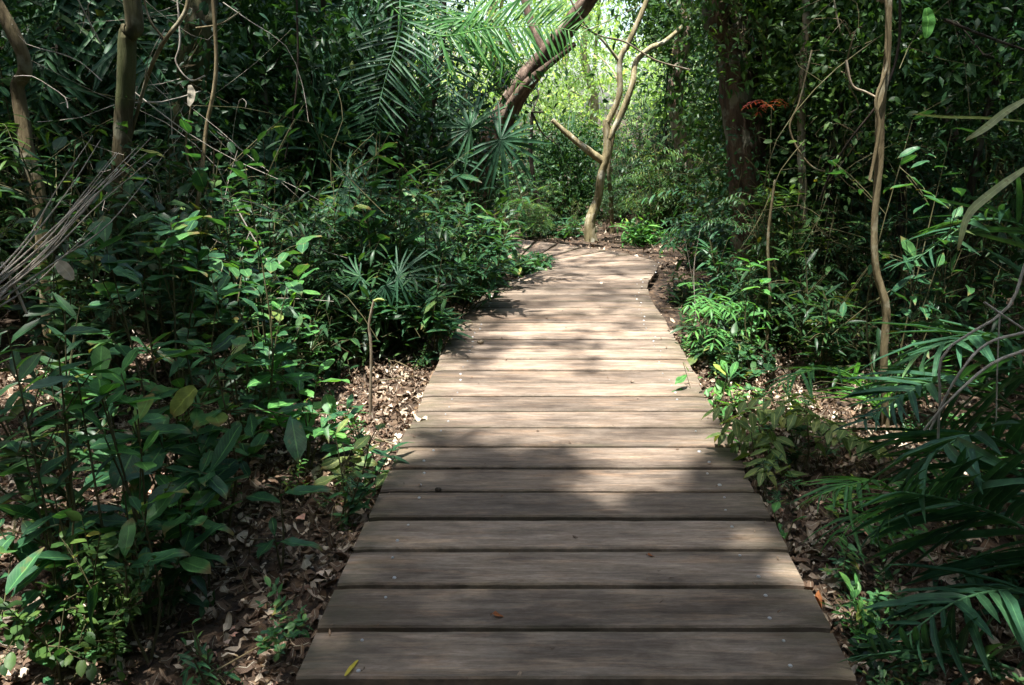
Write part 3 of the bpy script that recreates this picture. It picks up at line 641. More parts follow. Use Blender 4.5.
def under(name, label, spots, mats, lib, hr, cat='undergrowth'):
    mb = MB()
    for (x, y) in spots:
        a, b = lib[rng.integers(len(lib))]; h = hr(x, y) * rng.uniform(.65, 1.15); rz = rng.uniform(0, 6.28)
        mb.merge(a, (x, y, gz(x, y)), rz, h); mb.merge(b, (x, y, gz(x, y)), rz, h, rng.normal(0, .12), 1 + int(rng.integers(0, len(mats) - 1)))
    return tag(mb.build(name, mats), label, cat, kind='stuff')
def lib(n, styles, leafs, **k):
    o = []
    for q in range(n):
        sty = styles[q % len(styles)]
        o.append(plant(h=1., spread=rng.uniform(.3, .5), leaf=rng.uniform(*leafs), style=sty, tpl=T_la if sty == 'pin' else [T_la, T_ov, T_ob, T_ro][q % 4], **k))
    return o
libA = lib(9, ['alt', 'pin', 'whorl', 'alt'], (.038, .075), stems=7, sub=5, r=.005)
libS = lib(7, ['whorl', 'alt', 'alt'], (.16, .26), stems=3, sub=2, r=.006)
libF = lib(5, ['fine'], (.035, .05), stems=6, sub=4, r=.005)
dk = ['stem', 'leaf_dark', 'leaf_dark', 'leaf_big', 'leaf_crown']
edgeL = lambda x, y: (y < 5.2 and -2.2 < x) or (y < 4.4 and x < -.4)
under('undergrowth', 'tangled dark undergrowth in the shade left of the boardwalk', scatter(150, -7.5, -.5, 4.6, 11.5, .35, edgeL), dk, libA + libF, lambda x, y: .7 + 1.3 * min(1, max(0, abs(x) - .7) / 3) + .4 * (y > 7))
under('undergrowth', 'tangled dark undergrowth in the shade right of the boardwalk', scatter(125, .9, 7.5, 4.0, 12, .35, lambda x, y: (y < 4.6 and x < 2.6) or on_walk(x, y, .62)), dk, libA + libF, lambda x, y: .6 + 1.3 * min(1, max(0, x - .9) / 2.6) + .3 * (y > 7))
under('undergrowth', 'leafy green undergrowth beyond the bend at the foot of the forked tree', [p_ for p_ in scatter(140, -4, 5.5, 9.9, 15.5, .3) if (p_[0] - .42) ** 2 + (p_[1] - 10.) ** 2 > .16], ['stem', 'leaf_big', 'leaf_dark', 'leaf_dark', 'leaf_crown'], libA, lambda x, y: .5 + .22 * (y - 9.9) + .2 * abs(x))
under('seedlings', 'small green seedlings sprouting through the dead leaves left of the boardwalk', scatter(58, -3.2, -.72, 1.2, 6.5, .05), ['stem', 'leaf_big', 'leaf_fresh', 'leaf_big', 'leaf_dark'], libS, lambda x, y: .17, 'seedlings')
under('seedlings', 'small green seedlings sprouting through the dead leaves right of the boardwalk', scatter(75, .84, 2.8, 1.2, 6.8, .04) + scatter(26, .9, 1.35, 1.6, 5.5, .05), ['stem', 'leaf_big', 'leaf_fresh', 'leaf_dark', 'leaf_dark'], libS, lambda x, y: .20, 'seedlings')

# leafy understory trees whose low crowns close the forest sides
low = [(532, 112, 10.6, .42, 'leafy green tree hanging beside the massive bent trunk'), (60, 90, 8.2, 1.3, 'dark leafy understory tree at the far left, behind the slender trunk'), (150, 60, 6.8, 1.0, 'leafy understory tree between the olive trunk and the vine-covered trunk'),
       (205, 40, 7.6, 1.2, 'dark crown hanging behind the vine-covered trunk'), (262, 70, 6.4, .85, 'leafy understory tree right of the vine-covered trunk'),
       (310, 30, 8.4, 1.3, 'dark leafy crown above the fan palms on the left'), (365, 90, 7.4, .8, 'dim leafy crown behind the fan palms'), (420, 50, 9.2, 1.2, 'dark leafy crown hanging left of the bent tree'),
       (440, 130, 8.8, .5, 'leafy understory tree at the foot of the bent tree'), (15, 60, 5.8, .8, 'leafy branch mass over the leaning pale trunk'),
       (240, 190, 7.4, .9, 'dim bush-like tree low behind the vine tangle'), (330, 190, 8.4, .9, 'dim leafy understory tree low behind the fan palms'), (100, 200, 6.8, .9, 'dim leafy understory tree low behind the olive trunk')]
for px, py, Y, r, lab in low:
    p = at(px, py, Y)
    tree('understory_tree', lab, [(p[0] + .2, p[1] + .2, 0), (p[0], p[1] + .1, max(.5, p[2] * .5)), (p[0], p[1], p[2])], .035, .02, 'bark_dark', [(p[0], p[1], p[2], r, r * .8, r * .75), (p[0] + rng.normal(0, .5), p[1] + .4, p[2] - r, r * .9, r * .8, r * .8), (p[0] + rng.normal(0, .5), p[1] + .3, p[2] + r, r, r, r * .7)], leaf=.1, per=1500, lmat='leaf_dark', clump=.2, sides=7, limbr=.014, flat=.7)
lowr = [(672, 20, 11.8, .5, 'leaf_crown', 'bright leafy tree right of the forked tree, hanging over the pale patchy trunk'), (792, 0, 6.6, .42, 'leaf_crown', 'leafy green crown just right of the thick dark trunk'),
        (815, 60, 6.4, .6, 'leaf_crown', 'bright green crown around the slim pale stem'), (850, 50, 5.8, .7, 'leaf_crown', 'bright green crown behind the winding ochre trunk'), (830, 140, 7.2, .9, 'leaf_dark', 'dark leafy understory tree between the pale stem and the winding trunk'),
        (930, 40, 5.6, .8, 'leaf_dark', 'leafy understory tree at upper right, beyond the winding trunk'), (1000, 60, 5.2, .8, 'leaf_dark', 'dim leafy crown in the upper right corner'), (960, 190, 7.5, 1.1, 'leaf_dark', 'dim low leafy tree behind the right palm fronds'),
        (780, 190, 6.6, .55, 'leaf_crown', 'leafy understory tree low around the slim pale stem'),
        (890, 260, 7.2, .8, 'leaf_dark', 'dim leafy bush tree low behind the winding trunk'), (565, 190, 11.6, .6, 'leaf_dark', 'dim leafy tree low left behind the forked tree')]
for px, py, Y, r, lm, lab in lowr:
    p = at(px, py, Y)
    tree('understory_tree', lab, [(p[0] + .15, p[1] + .2, 0), (p[0], p[1] + .1, max(.5, p[2] * .5)), (p[0], p[1], p[2])], .03, .018, 'bark_dark', [(p[0], p[1], p[2], r, r * .8, r * .7), (p[0] + rng.normal(0, .3), p[1] + .3, p[2] + r, r, r, r * .6)], leaf=.075, per=2400, lmat=lm, clump=.17, sides=7, limbr=.012, flat=.7, mask=False)

# ================================================================ SHRUBS ONE CAN TELL APART
pp = put_plant
G1 = 'shrubs in the left foreground'
pp('tall broad-leaved shrub below the dry frond stalks, in the left foreground', 130, 232, 2.75, leafpx=46, stems=6, spread=.34, sub=2, style='whorl', group=G1)
pp('shrub with dull blue-grey leaves at the left edge, in front', 72, 352, 2.05, leafpx=46, stems=3, spread=.1, sub=0, style='alt', tpl=T_ov, mat='leaf_blue', dens=.5, group=G1)
pp('shrub with sunlit yellow-green leaves right of the blue-grey leaves', 112, 388, 2.1, leafpx=52, stems=3, spread=.12, sub=1, style='whorl', tpl=T_ob, mat='leaf_fresh', dens=.6, group=G1)
pp('large-leaved shrub cut by the left edge of the view', 22, 395, 1.9, leafpx=58, stems=5, spread=.2, sub=2, style='alt', tpl=T_ov, dens=.8, group=G1)
pp('shrub with long spreading leaves in the middle of the left foreground', 175, 428, 2.35, leafpx=62, stems=5, spread=.24, sub=1, style='whorl', group=G1)
pp('tall shrub with drooping broad leaves left of the leaf litter', 205, 335, 2.7, leafpx=46, stems=5, spread=.26, sub=2, style='alt', tpl=T_ob, dens=.8, group=G1)
pp('leafy sprig with round green leaves against the vine tangle', 214, 120, 3.3, leafpx=26, stems=6, spread=.16, sub=4, style='alt', tpl=T_ro, dens=.8, r=.005, group=G1)
pp('long-leaved rosette seedling beside the leaf litter', 196, 486, 2.3, leafpx=52, stems=2, spread=.1, sub=0, style='whorl', dens=1., mat='leaf_fresh', group=G1)
pp('dense small-leaved shrub low in the left corner', 58, 500, 1.95, leafpx=18, stems=8, spread=.30, sub=5, style='alt', tpl=T_ro, dens=1., r=.004, mat='leaf_crown', group=G1)
pp('small-leaved bush just right of the low corner shrub', 92, 545, 1.95, leafpx=17, stems=9, spread=.2, sub=5, style='alt', tpl=T_ov, dens=1., r=.004, mat='leaf_crown', group=G1)
pp('seedling with one upright broad leaf low on the left', 128, 520, 1.95, leafpx=58, stems=2, spread=.08, sub=0, style='whorl', dens=.5, mat='leaf_big', up=.6, group=G1)
pp('dim shrub at the left edge with pointed leaves', 30, 300, 2.5, leafpx=44, stems=7, spread=.3, sub=3, style='alt', tpl=T_la, mat='leaf_dark', group=G1)
pp('dark bushy shrub behind the dry stalks at the left edge', 40, 190, 3.7, leafpx=30, stems=9, spread=.5, sub=4, style='alt', tpl=T_ov, mat='leaf_dark', group=G1)
pp('low shaded bush between the litter and the left edge', 150, 560, 2.1, leafpx=34, stems=3, spread=.2, sub=1, style='alt', tpl=T_ov, mat='leaf_dark', group=G1)
pp('pair of broad-leaved seedlings at the bottom left corner', 45, 612, 1.8, leafpx=40, stems=2, spread=.1, sub=0, style='alt', tpl=T_ov, dens=.5, group=G1)
pp('small seedling at the bottom edge beside the leaf litter', 205, 640, 1.85, leafpx=26, stems=3, spread=.1, sub=1, style='alt', tpl=T_la, group=G1)
G2 = 'shrubs along the left side of the boardwalk'
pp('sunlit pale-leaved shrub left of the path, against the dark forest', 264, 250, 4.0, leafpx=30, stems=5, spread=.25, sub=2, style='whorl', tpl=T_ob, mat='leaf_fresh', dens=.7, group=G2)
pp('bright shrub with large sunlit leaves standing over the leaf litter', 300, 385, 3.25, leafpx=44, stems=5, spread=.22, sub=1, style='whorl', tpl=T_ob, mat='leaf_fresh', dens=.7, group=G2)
pp('narrow-leaved shrub beside the cut sapling', 372, 405, 3.2, leafpx=34, stems=4, spread=.14, sub=1, style='whorl', tpl=T_la, dens=.7, group=G2)
pp('pale-leaved seedling at the left edge of the planks', 345, 432, 3.0, leafpx=30, stems=4, spread=.12, sub=1, style='alt', tpl=T_ob, mat='leaf_yellow', dens=.6, group=G2)
pp('thin seedling with small leaves in sunlit litter', 338, 470, 2.8, leafpx=22, stems=4, spread=.12, sub=2, style='alt', tpl=T_ov, dens=.7, group=G2)
pp('seedling with one long drooping leaf over the litter', 275, 490, 2.45, leafpx=50, stems=2, spread=.08, sub=0, style='whorl', tpl=T_ob, dens=.45, mat='leaf_big', group=G2)
pp('dim shrub left of the bright large-leaved one', 240, 330, 3.5, leafpx=34, stems=6, spread=.3, sub=2, style='alt', tpl=T_la, mat='leaf_dark', group=G2)
pp('upright leafy shrub crowding the left side of the walk', 405, 165, 5.6, leafpx=26, stems=9, spread=.42, sub=4, style='alt', tpl=T_la, group=G2)
pp('tall leafy shrub with long shoots left of the walk', 372, 150, 5.2, leafpx=30, stems=6, spread=.3, sub=3, style='alt', tpl=T_ob, group=G2)
pp('dense blue-green shrub low at the left plank edge', 432, 300, 4.9, leafpx=28, stems=7, spread=.3, sub=3, style='whorl', tpl=T_la, group=G2)
pp('dense leafy shrub midway along the left plank edge', 455, 222, 5.9, leafpx=24, stems=10, spread=.42, sub=4, style='whorl', tpl=T_la, group=G2)
pp('tall shrub near the bend with reddish young shoots', 475, 178, 6.8, leafpx=20, stems=10, spread=.48, sub=4, style='alt', tpl=T_la, group=G2)
pp('dark shrub overhanging the left side just before the bend', 488, 205, 7.2, leafpx=17, stems=10, spread=.36, sub=4, style='alt', tpl=T_ov, mat='leaf_dark', group=G2)
pp('low bush spilling over the inner corner of the bend', 528, 252, 7.75, leafpx=11, stems=12, spread=.3, sub=4, style='alt', tpl=T_ov, mat='leaf_big', group=G2)
pp('feathery shrub between the fan palms and the walk', 350, 225, 5.3, leafpx=16, stems=7, spread=.4, sub=3, style='pin', tpl=T_la, mat='leaf_dark', group=G2)
pp('feathery compound-leaved shrub deep in the left shade', 300, 180, 6.2, leafpx=16, stems=7, spread=.5, sub=3, style='pin', tpl=T_la, mat='leaf_dark', group=G2)
pp('dim round-leaved shrub low in the left shade', 300, 262, 5.2, leafpx=20, stems=8, spread=.5, sub=3, style='alt', tpl=T_ro, mat='leaf_dark', group=G2)
G3 = 'shrubs along the right side of the boardwalk'
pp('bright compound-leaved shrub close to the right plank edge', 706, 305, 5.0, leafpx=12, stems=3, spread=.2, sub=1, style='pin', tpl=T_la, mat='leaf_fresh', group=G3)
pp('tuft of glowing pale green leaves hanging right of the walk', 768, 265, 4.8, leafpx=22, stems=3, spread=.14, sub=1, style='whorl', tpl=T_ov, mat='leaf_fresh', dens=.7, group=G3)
pp('lush bush at the right side of the bend', 702, 215, 8.2, leafpx=17, stems=11, spread=.42, sub=4, style='alt', tpl=T_la, group=G3)
pp('lush feathery bush right of the bend', 738, 200, 7.0, leafpx=13, stems=8, spread=.4, sub=3, style='pin', tpl=T_la, mat='leaf_big', group=G3)
pp('low leafy bush behind the outer curve of the planks', 646, 226, 9.9, leafpx=14, stems=10, spread=.4, sub=4, style='alt', tpl=T_la, mat='leaf_fresh', group=G3)
pp('tall leafy shrub with layered shoots right of the walk', 790, 205, 5.9, leafpx=20, stems=5, spread=.3, sub=4, style='alt', tpl=T_la, mat='leaf_big', group=G3)
pp('bright shrub in front of the slim pale stem', 795, 175, 5.4, leafpx=22, stems=6, spread=.35, sub=4, style='whorl', tpl=T_la, mat='leaf_crown', group=G3)
pp('narrow-leaved shrub at the plank edge before the curve', 682, 275, 6.6, leafpx=14, stems=6, spread=.2, sub=3, style='alt', tpl=T_la, mat='leaf_dark', group=G3)
pp('dark shrub close beside the right plank edge', 735, 345, 4.7, leafpx=22, stems=7, spread=.25, sub=3, style='alt', tpl=T_ov, mat='leaf_dark', group=G3)
pp('low pale-leaved plant leaning over the right plank edge', 712, 378, 4.1, leafpx=22, stems=4, spread=.16, sub=2, style='alt', tpl=T_ob, mat='leaf_fresh', dens=.7, group=G3)
pp('yellowing compound-leaved plant in front of the right palms', 805, 410, 3.3, leafpx=22, stems=3, spread=.2, sub=1, style='pin', tpl=T_ov, mat='leaf_yellow', dens=.8, group=G3)
pp('second yellow-green plant with rounder leaves nearer the planks', 775, 430, 3.2, leafpx=26, stems=3, spread=.14, sub=1, style='alt', tpl=T_ov, mat='leaf_yellow', dens=.6, group=G3)
pp('seedling with long blade leaves at the right plank edge', 745, 425, 3.5, leafpx=34, stems=2, spread=.1, sub=0, style='whorl', tpl=T_la, mat='leaf_fresh', dens=.6, group=G3)
pp('dim leafy shrub behind the winding ochre trunk', 850, 300, 5.0, leafpx=22, stems=8, spread=.5, sub=3, style='alt', tpl=T_la, mat='leaf_dark', group=G3)
pp('dim leafy shrub at the right edge behind the palms', 985, 280, 4.6, leafpx=26, stems=8, spread=.5, sub=3, style='alt', tpl=T_la, mat='leaf_dark', group=G3)
pp('loose shrub with hanging oval leaves right of the winding trunk', 925, 120, 4.0, leafpx=26, stems=5, spread=.3, sub=3, style='alt', tpl=T_ov, mat='leaf_big', dens=.5, r=.004, group=G3)
pp('small green seedling beside the lower right planks', 785, 520, 2.7, leafpx=30, stems=2, spread=.08, sub=0, style='alt', tpl=T_ov, mat='leaf_fresh', dens=.5, group=G3)
pp('red-leaved sprig high in front of the thick dark trunk', 772, 108, 5.3, leafpx=8, name='red_leaved_sprig', cat='shrub', stems=1, spread=.02, sub=0, style='pin', tpl=T_la, mat='leaf_red', r=.004)
pp('low creeping bush left of the forked tree across the bend', 556, 222, 10.4, leafpx=13, stems=10, spread=.5, sub=4, style='alt', tpl=T_la, mat='leaf_big', group=G3)

# ================================================================ PALMS
def palm(name, label, base, fronds, mat='palm', trunk=None, group=None, fans=()):
    base = np.asarray(base, float).copy(); base[2] = gz(base[0], base[1])
    t = thing(name, label, 'palm', base, group)
    if trunk is not None:
        mb = MB(); tube(mb, trunk[0], trunk[1], trunk[2], n=20, sides=12, lump=.06); mb.build('trunk', 'bark_dark', t, base)
    for f in fronds:
        mb = MB(); frond(mb, **f); mb.build('frond', mat, t, base)
    for f in fans:
        mb = MB(); fan(mb, **f); mb.build('frond', mat, t, base)
    return t
# right foreground palms
b1 = a(1120, 640, 2.6)
palm('palm', 'feather palm filling the lower right corner with long dark fronds', b1, [
    dict(P=[b1 * (1, 1, 0), a(1060, 665, 2.2), a(990, 662, 1.95), a(930, 650, 1.9), a(868, 655, 1.85)], llen=.27, n=26, up=(.1, .9, .5), rise=.25, droopd=.15, width=1.4),
    dict(P=[b1 * (1, 1, 0) + (0, 0, .1), a(1075, 560, 2.3), a(1010, 520, 2.2), a(950, 500, 2.15), a(905, 492, 2.1)], llen=.42, n=30, up=(.1, .8, .6), rise=.1, droopd=.2, width=1.5, fwd=.5),
    dict(P=[b1 * (1, 1, 0) + (0, 0, .1), a(1080, 600, 2.2), a(1020, 590, 2.05), a(960, 600, 1.95), a(900, 640, 1.9)], llen=.34, n=20, up=(0, .3, .9), rise=.1, droopd=.35, width=1.5),
    dict(P=[b1 * (1, 1, 0) + (0, 0, .1), a(1070, 500, 2.4), a(1000, 440, 2.4), a(940, 450, 2.35), a(880, 530, 2.3)], llen=.42, n=26, up=(0, .5, .8), rise=.05, droopd=.3, width=1.3),
    dict(P=[b1 * (1, 1, 0) + (0, 0, .1), a(1060, 600, 2.6), a(990, 560, 2.6), a(930, 570, 2.55), a(865, 610, 2.5)], llen=.36, n=26, up=(0, .4, .9), rise=.05, droopd=.3, width=1.2)])
b2 = a(1080, 560, 3.6)
palm('palm', 'feather palm behind the lower right corner, fronds arching left', b2, [
    dict(P=[b2 * (1, 1, 0), a(1040, 430, 3.4), a(985, 385, 3.2), a(925, 385, 3.1), a(868, 420, 3.0)], llen=.46, n=34, up=(0, .35, .9), rise=.25, droopd=.25, width=1.3),
    dict(P=[b2 * (1, 1, 0), a(1050, 400, 3.5), a(1000, 340, 3.5), a(940, 345, 3.4), a(880, 380, 3.4)], llen=.48, n=30, up=(0, .2, .9), rise=.1),
    dict(P=[b2 * (1, 1, 0), a(1010, 470, 3.2), a(960, 440, 3.0), a(930, 430, 2.9), a(905, 440, 2.8)], llen=.40, n=22, up=(0, .8, .6), rise=.2, droopd=.15),
    dict(P=[b2 * (1, 1, 0), a(1070, 330, 3.8), a(1040, 240, 3.9), a(980, 220, 3.9), a(915, 260, 3.8)], llen=.5, n=30, up=(0, .3, .9))])
b3 = a(905, 560, 3.0)
palm('small_palm', 'small bright palm beside the right planks, fronds pointing left', b3, [
    dict(P=[b3 * (1, 1, 0) + (0, 0, -.05), a(905, 500, 2.85), a(880, 482, 2.7), a(850, 485, 2.6), a(822, 494, 2.55)], llen=.26, n=20, up=(0, .35, .9), rise=.05, fwd=1.3, droopd=.3),
    dict(P=[b3 * (1, 1, 0) + (0, 0, -.05), a(898, 530, 2.7), a(875, 515, 2.6), a(855, 520, 2.5), a(840, 540, 2.45)], llen=.22, n=14, up=(0, .3, .9), rise=.0, fwd=1.0),
    dict(P=[b3 * (1, 1, 0) + (0, 0, -.05), a(925, 500, 3.), a(950, 470, 3.1), a(990, 470, 3.1)], llen=.28, n=18, up=(0, .3, .9), rise=.1)], mat='palm_lit')
b4 = a(880, 480, 3.9)
palm('small_palm', 'small palm with a pale arching frond beside the yellowing plants', b4, [
    dict(P=[b4 * (1, 1, 0) + (0, 0, -.05), a(872, 400, 3.8), a(845, 372, 3.7), a(805, 372, 3.6), a(765, 395, 3.5)], llen=.30, n=24, up=(0, .3, .9), rise=.05, fwd=1.0),
    dict(P=[b4 * (1, 1, 0) + (0, 0, -.05), a(890, 400, 4.), a(915, 372, 4.1), a(955, 375, 4.2)], llen=.3, n=20, up=(0, .3, .9))], mat='palm_lit')
b5 = a(985, 420, 6.)
palm('palm', 'dark fan-leaved palm in deep shade at the right', b5, [], fans=[dict(base=b5 * (1, 1, 0), hub=a(px, py, 5.8 + dy), n=24, blen=.6, width=.75, tipd=td, normal=(0, -.8, .5)) for px, py, dy, td in ((930, 235, 0, (-.6, 0, .5)), (975, 215, .2, (0, 0, 1)), (1010, 260, .3, (.4, 0, -.6)), (945, 290, -.2, (-.5, 0, -.7)))])
# fan palms in the left shade
b6 = a(300, 330, 6.2)
palm('fan_palm', 'fan palm with drooping dark blades in the left shade', b6, [], group='fan palms left of the walk', fans=[dict(base=b6 * (1, 1, 0), hub=a(px, py, 6.1 + dy), n=24, blen=.5, width=.7, tipd=td, normal=(.1, -.8, .5)) for px, py, dy, td in ((270, 150, 0, (-.6, 0, .3)), (320, 140, .2, (.4, -.2, .5)), (345, 190, -.2, (.8, -.2, -.5)), (245, 210, -.2, (-.7, -.2, -.6)), (300, 225, -.4, (.1, -.5, -.8)))])
b7 = a(385, 330, 5.0)
palm('fan_palm', 'low fan palm with narrow grey-green blades behind the cut sapling', b7, [], group='fan palms left of the walk', fans=[dict(base=b7 * (1, 1, 0), hub=a(px, py + 14, 4.85), n=15, blen=.31, width=.7, tipd=td, normal=(.1, -.8, .5), spread=1.9) for px, py, td in ((385, 272, (.7, 0, -.7)), (360, 262, (-.8, 0, -.4)), (398, 262, (.9, 0, .1)))])
b8 = a(480, 260, 8.6)
palm('fan_palm', 'dark fan palm behind the shrubs left of the bend', b8, [], group='fan palms left of the walk', fans=[dict(base=b8 * (1, 1, 0), hub=a(px, py, 8.3), n=24, blen=.6, width=.8, tipd=td, normal=(.1, -.8, .5)) for px, py, td in ((470, 128, (-.5, 0, .4)), (500, 140, (.5, 0, -.3)), (440, 150, (-.7, 0, -.4)))])
b9 = a(560, 235, 12.)
palm('fan_palm', 'pale dusty fan palm beyond the bend, left of the forked tree', b9, [], group='fan palms left of the walk', fans=[dict(base=b9 * (1, 1, 0), hub=a(px, py, 12.), n=30, blen=.85, width=.55, tipd=td, normal=(.1, -.8, .5)) for px, py, td in ((565, 165, (-.2, 0, .8)), (540, 185, (-.7, 0, .1)), (582, 190, (.8, 0, -.1)))])
# feather palms high on the left, fronds hanging into the view
c1_ = a(395, -60, 7.6)
palm('tall_palm', 'tall feather palm whose dark fronds hang over the left side', a(395, 300, 7.6), [
    dict(P=[c1_, a(430, 0, 7.2), a(445, 60, 6.9), a(450, 120, 6.8)], llen=.42, width=.7, n=34, up=(0, -.6, .6)),
    dict(P=[c1_, a(350, 0, 7.2), a(310, 50, 7.), a(290, 120, 6.9)], llen=.6, n=34, up=(0, -.5, .8)),
    dict(P=[c1_, a(400, 20, 6.8), a(385, 80, 6.4), a(370, 140, 6.2)], llen=.42, width=.7, n=34, up=(0, -.8, .5))],
    trunk=([a(392, 300, 7.6) * (1, 1, 0), a(398, 120, 7.6), a(395, -60, 7.6)], .09, .08))
c2_ = a(70, -60, 6.)
palm('tall_palm', 'tall feather palm at the upper left with dim slanting fronds', a(60, 300, 6.4), [
    dict(P=[c2_, a(110, 10, 5.8), a(160, 70, 5.6), a(190, 140, 5.5)], llen=.55, n=32, up=(0, -.3, .9)),
    dict(P=[c2_, a(50, 30, 5.6), a(40, 100, 5.4), a(20, 160, 5.3)], llen=.5, n=32, up=(0, -.6, .8)),
    dict(P=[c2_, a(90, 30, 6.3), a(130, 100, 6.3), a(140, 170, 6.2)], llen=.5, n=30, up=(0, -.6, .8))],
    trunk=([a(60, 300, 6.4) * (1, 1, 0), a(62, 120, 6.3), a(70, -60, 6.)], .07, .06))
c3_ = a(350, 10, 4.9)
palm('tall_palm', 'palm whose bright backlit frond reaches across the top of the view', a(318, 330, 7.3), [
    dict(P=[a(330, -60, 7.), a(420, 30, 6.9), a(490, 28, 6.7), a(545, 26, 6.6), a(604, 38, 6.5)], llen=.38, n=54, up=(.1, -.95, .35), rise=.1, width=.8),
    dict(P=[a(330, -60, 7.), a(420, 0, 7.2), a(480, 30, 7.2), a(520, 85, 7.2)], llen=.42, n=34, up=(0, -.5, .8), rise=-.1)], mat='palm_lit',
    trunk=([a(318, 330, 7.3) * (1, 1, 0), a(312, 120, 7.2), a(328, -60, 7.1)], .035, .035))

# ================================================================ DRY STALKS, VINES, SMALL THINGS
def dry(name, label, cat, strands, mat, base=None):
    mb = MB()
    for P, r0, r1 in strands: tube(mb, P, r0, r1, n=14, sides=5, wob=.1)
    b = base if base is not None else strands[0][0][0]
    return single(mb, name, mat, label, cat, b)
st_ = []
for q in range(15):
    u = rng.normal(0, 1, 3); e = a(128 + 16 * u[0], 148 + 14 * u[1] + (q % 3) * 8, 2.0 + .05 * u[2]); s_ = a(-14 + 6 * u[2], 298 + 7 * u[0], 1.75)
    if q > 10: e = s_ + (e - s_) * rng.uniform(.5, .8) + rng.normal(0, .02, 3)
    st_.append(([s_, s_ * .66 + e * .34 + rng.normal(0, .006, 3) - (0, 0, .012), s_ * .33 + e * .67 + rng.normal(0, .008, 3) - (0, 0, .01), e], .0026, .0009))
dry('dry_frond', 'bundle of dry grey frond stalks slanting in from the left edge', 'dry frond', st_, 'twig')
dry('broken_stick', 'short white broken stick below the dry stalks at the left edge', 'stick', [([a(2, 262, 1.8), a(14, 285, 1.8), a(27, 314, 1.8)], .0042, .003)], 'dry')
for lab, P, r in [
    ('long bent dry stalk arching down at the right edge', [(1026, 262, 2.4), (1006, 310, 2.4), (945, 352, 2.4), (940, 400, 2.4), (938, 440, 2.45)], .006),
    ('curved dry stalk reaching lower right beside the bent one', [(1026, 332, 2.3), (985, 345, 2.3), (955, 380, 2.3), (930, 430, 2.35)], .006),
    ('dry stalk curving parallel below the others at the right edge', [(1026, 350, 2.2), (990, 365, 2.2), (950, 400, 2.2), (924, 430, 2.25)], .006),
    ('straight broken stalk crossing the dry ones at the right edge', [(984, 302, 2.3), (1004, 316, 2.3), (1028, 332, 2.3)], .0045),
    ('thin upright dry stalk among the right palm fronds', [(1000, 310, 2.6), (997, 380, 2.6), (996, 470, 2.6)], .0035)]:
    dry('dry_stalk', lab, 'dry stalk', [([a(*p) for p in P], r * .8, r * .6)], 'twig')
def blade(label, P, wd, mat, name='dead_leaf', cat='leaf', fold=.25, nrmv=(0, -1, .35)):
    P = smooth_path([a(*p) for p in P], 14); T = nrm(np.gradient(P, axis=0)); sd = nrm(np.cross(T, nrmv)); un = np.cross(sd, T)
    pr = np.sin(np.linspace(.06, .97, 14) * PI) ** .55 * wd; V = []; U = []
    for q in (-1, 0, 1): V.append(P + sd * (q * pr)[:, None] + un * (abs(q) * fold * pr)[:, None] + un * (.1 * pr * np.sin(np.arange(14) * 1.3 + q))[:, None]); U.append(np.c_[np.full(14, q), np.linspace(0, 1, 14)])
    mb = MB(); F = [(k + o, k + 1 + o, k + 15 + o, k + 14 + o) for o in (0, 14) for k in range(13)]
    mb.add(np.concatenate(V), F, .6, np.concatenate(U))
    return single(mb, name, mat, label, cat, P[0])
blade('long pale dry blade leaf curving at the right edge', [(1030, 165, 2.2), (995, 190, 2.2), (968, 215, 2.2), (958, 250, 2.2)], .011, 'pale_blade')
blade('broad dead grey leaf hanging at the upper right edge', [(1028, 98, 2.5), (1005, 112, 2.5), (985, 128, 2.5), (966, 140, 2.5)], .011, 'pale_blade')
blade('narrow grey-green blade pointing left at the upper right', [(1030, 122, 2.6), (985, 118, 2.6), (945, 117, 2.6), (912, 114, 2.6)], .0045, 'leaf_yellow')
blade('pale curled dead leaf caught in the vine tangle', [(190, 85, 3.2), (192, 95, 3.2), (189, 106, 3.2)], .016, 'dry')
blade('dead pinkish leaf caught in a shrub at the left', [(57, 262, 2.2), (66, 270, 2.2), (73, 280, 2.2)], .02, 'dry')
blade('sunlit yellow-green leaf tilted in the left shrubs', [(196, 388, 2.3), (184, 400, 2.3), (172, 415, 2.3)], .032, 'leaf_yellow', nrmv=(.2, -.8, .6))
blade('bright green oval leaf hanging at the top right', [(926, 8, 3.2), (928, 22, 3.2), (926, 38, 3.2)], .024, 'leaf_fresh')
blade('yellow fallen leaf lying on the nearest planks', [(345, 676, 1.765), (351, 668, 1.80), (358, 660, 1.835)], .006, 'yellow_leaf', name='fallen_leaf', nrmv=(0, 0, 1))
for lab, x, y, s_, m_ in [('curled brown leaf on the left end of a plank', -.60, 3.62, .075, 'litter'), ('small yellow shred of leaf on the fourth plank from the viewer', -.17, 2.06, .045, 'litter_red'), ('tiny yellow shred on a shaded plank right of the middle', .33, 2.42, .03, 'litter_red'),
                       ('pale dead leaf lying on the right part of the walk near the bend', .42, 6.9, .06, 'litter'), ('orange-brown leaf on the soil by the lower right planks', .88, 2.32, .09, 'litter_red'), ('rusty leaf on the sunlit litter left of the planks', -1.05, 3.0, .09, 'litter_red')]:
    mb = MB(); strew(mb, T_dry[:2], [(x, y, .006 if abs(x - .07) < .745 else -.06)], [(rng.normal(), rng.normal(), .0)], [(0, 0, 1.)], s_, .7); single(mb, 'fallen_leaf', m_, lab, 'leaf', (x, y, .006))
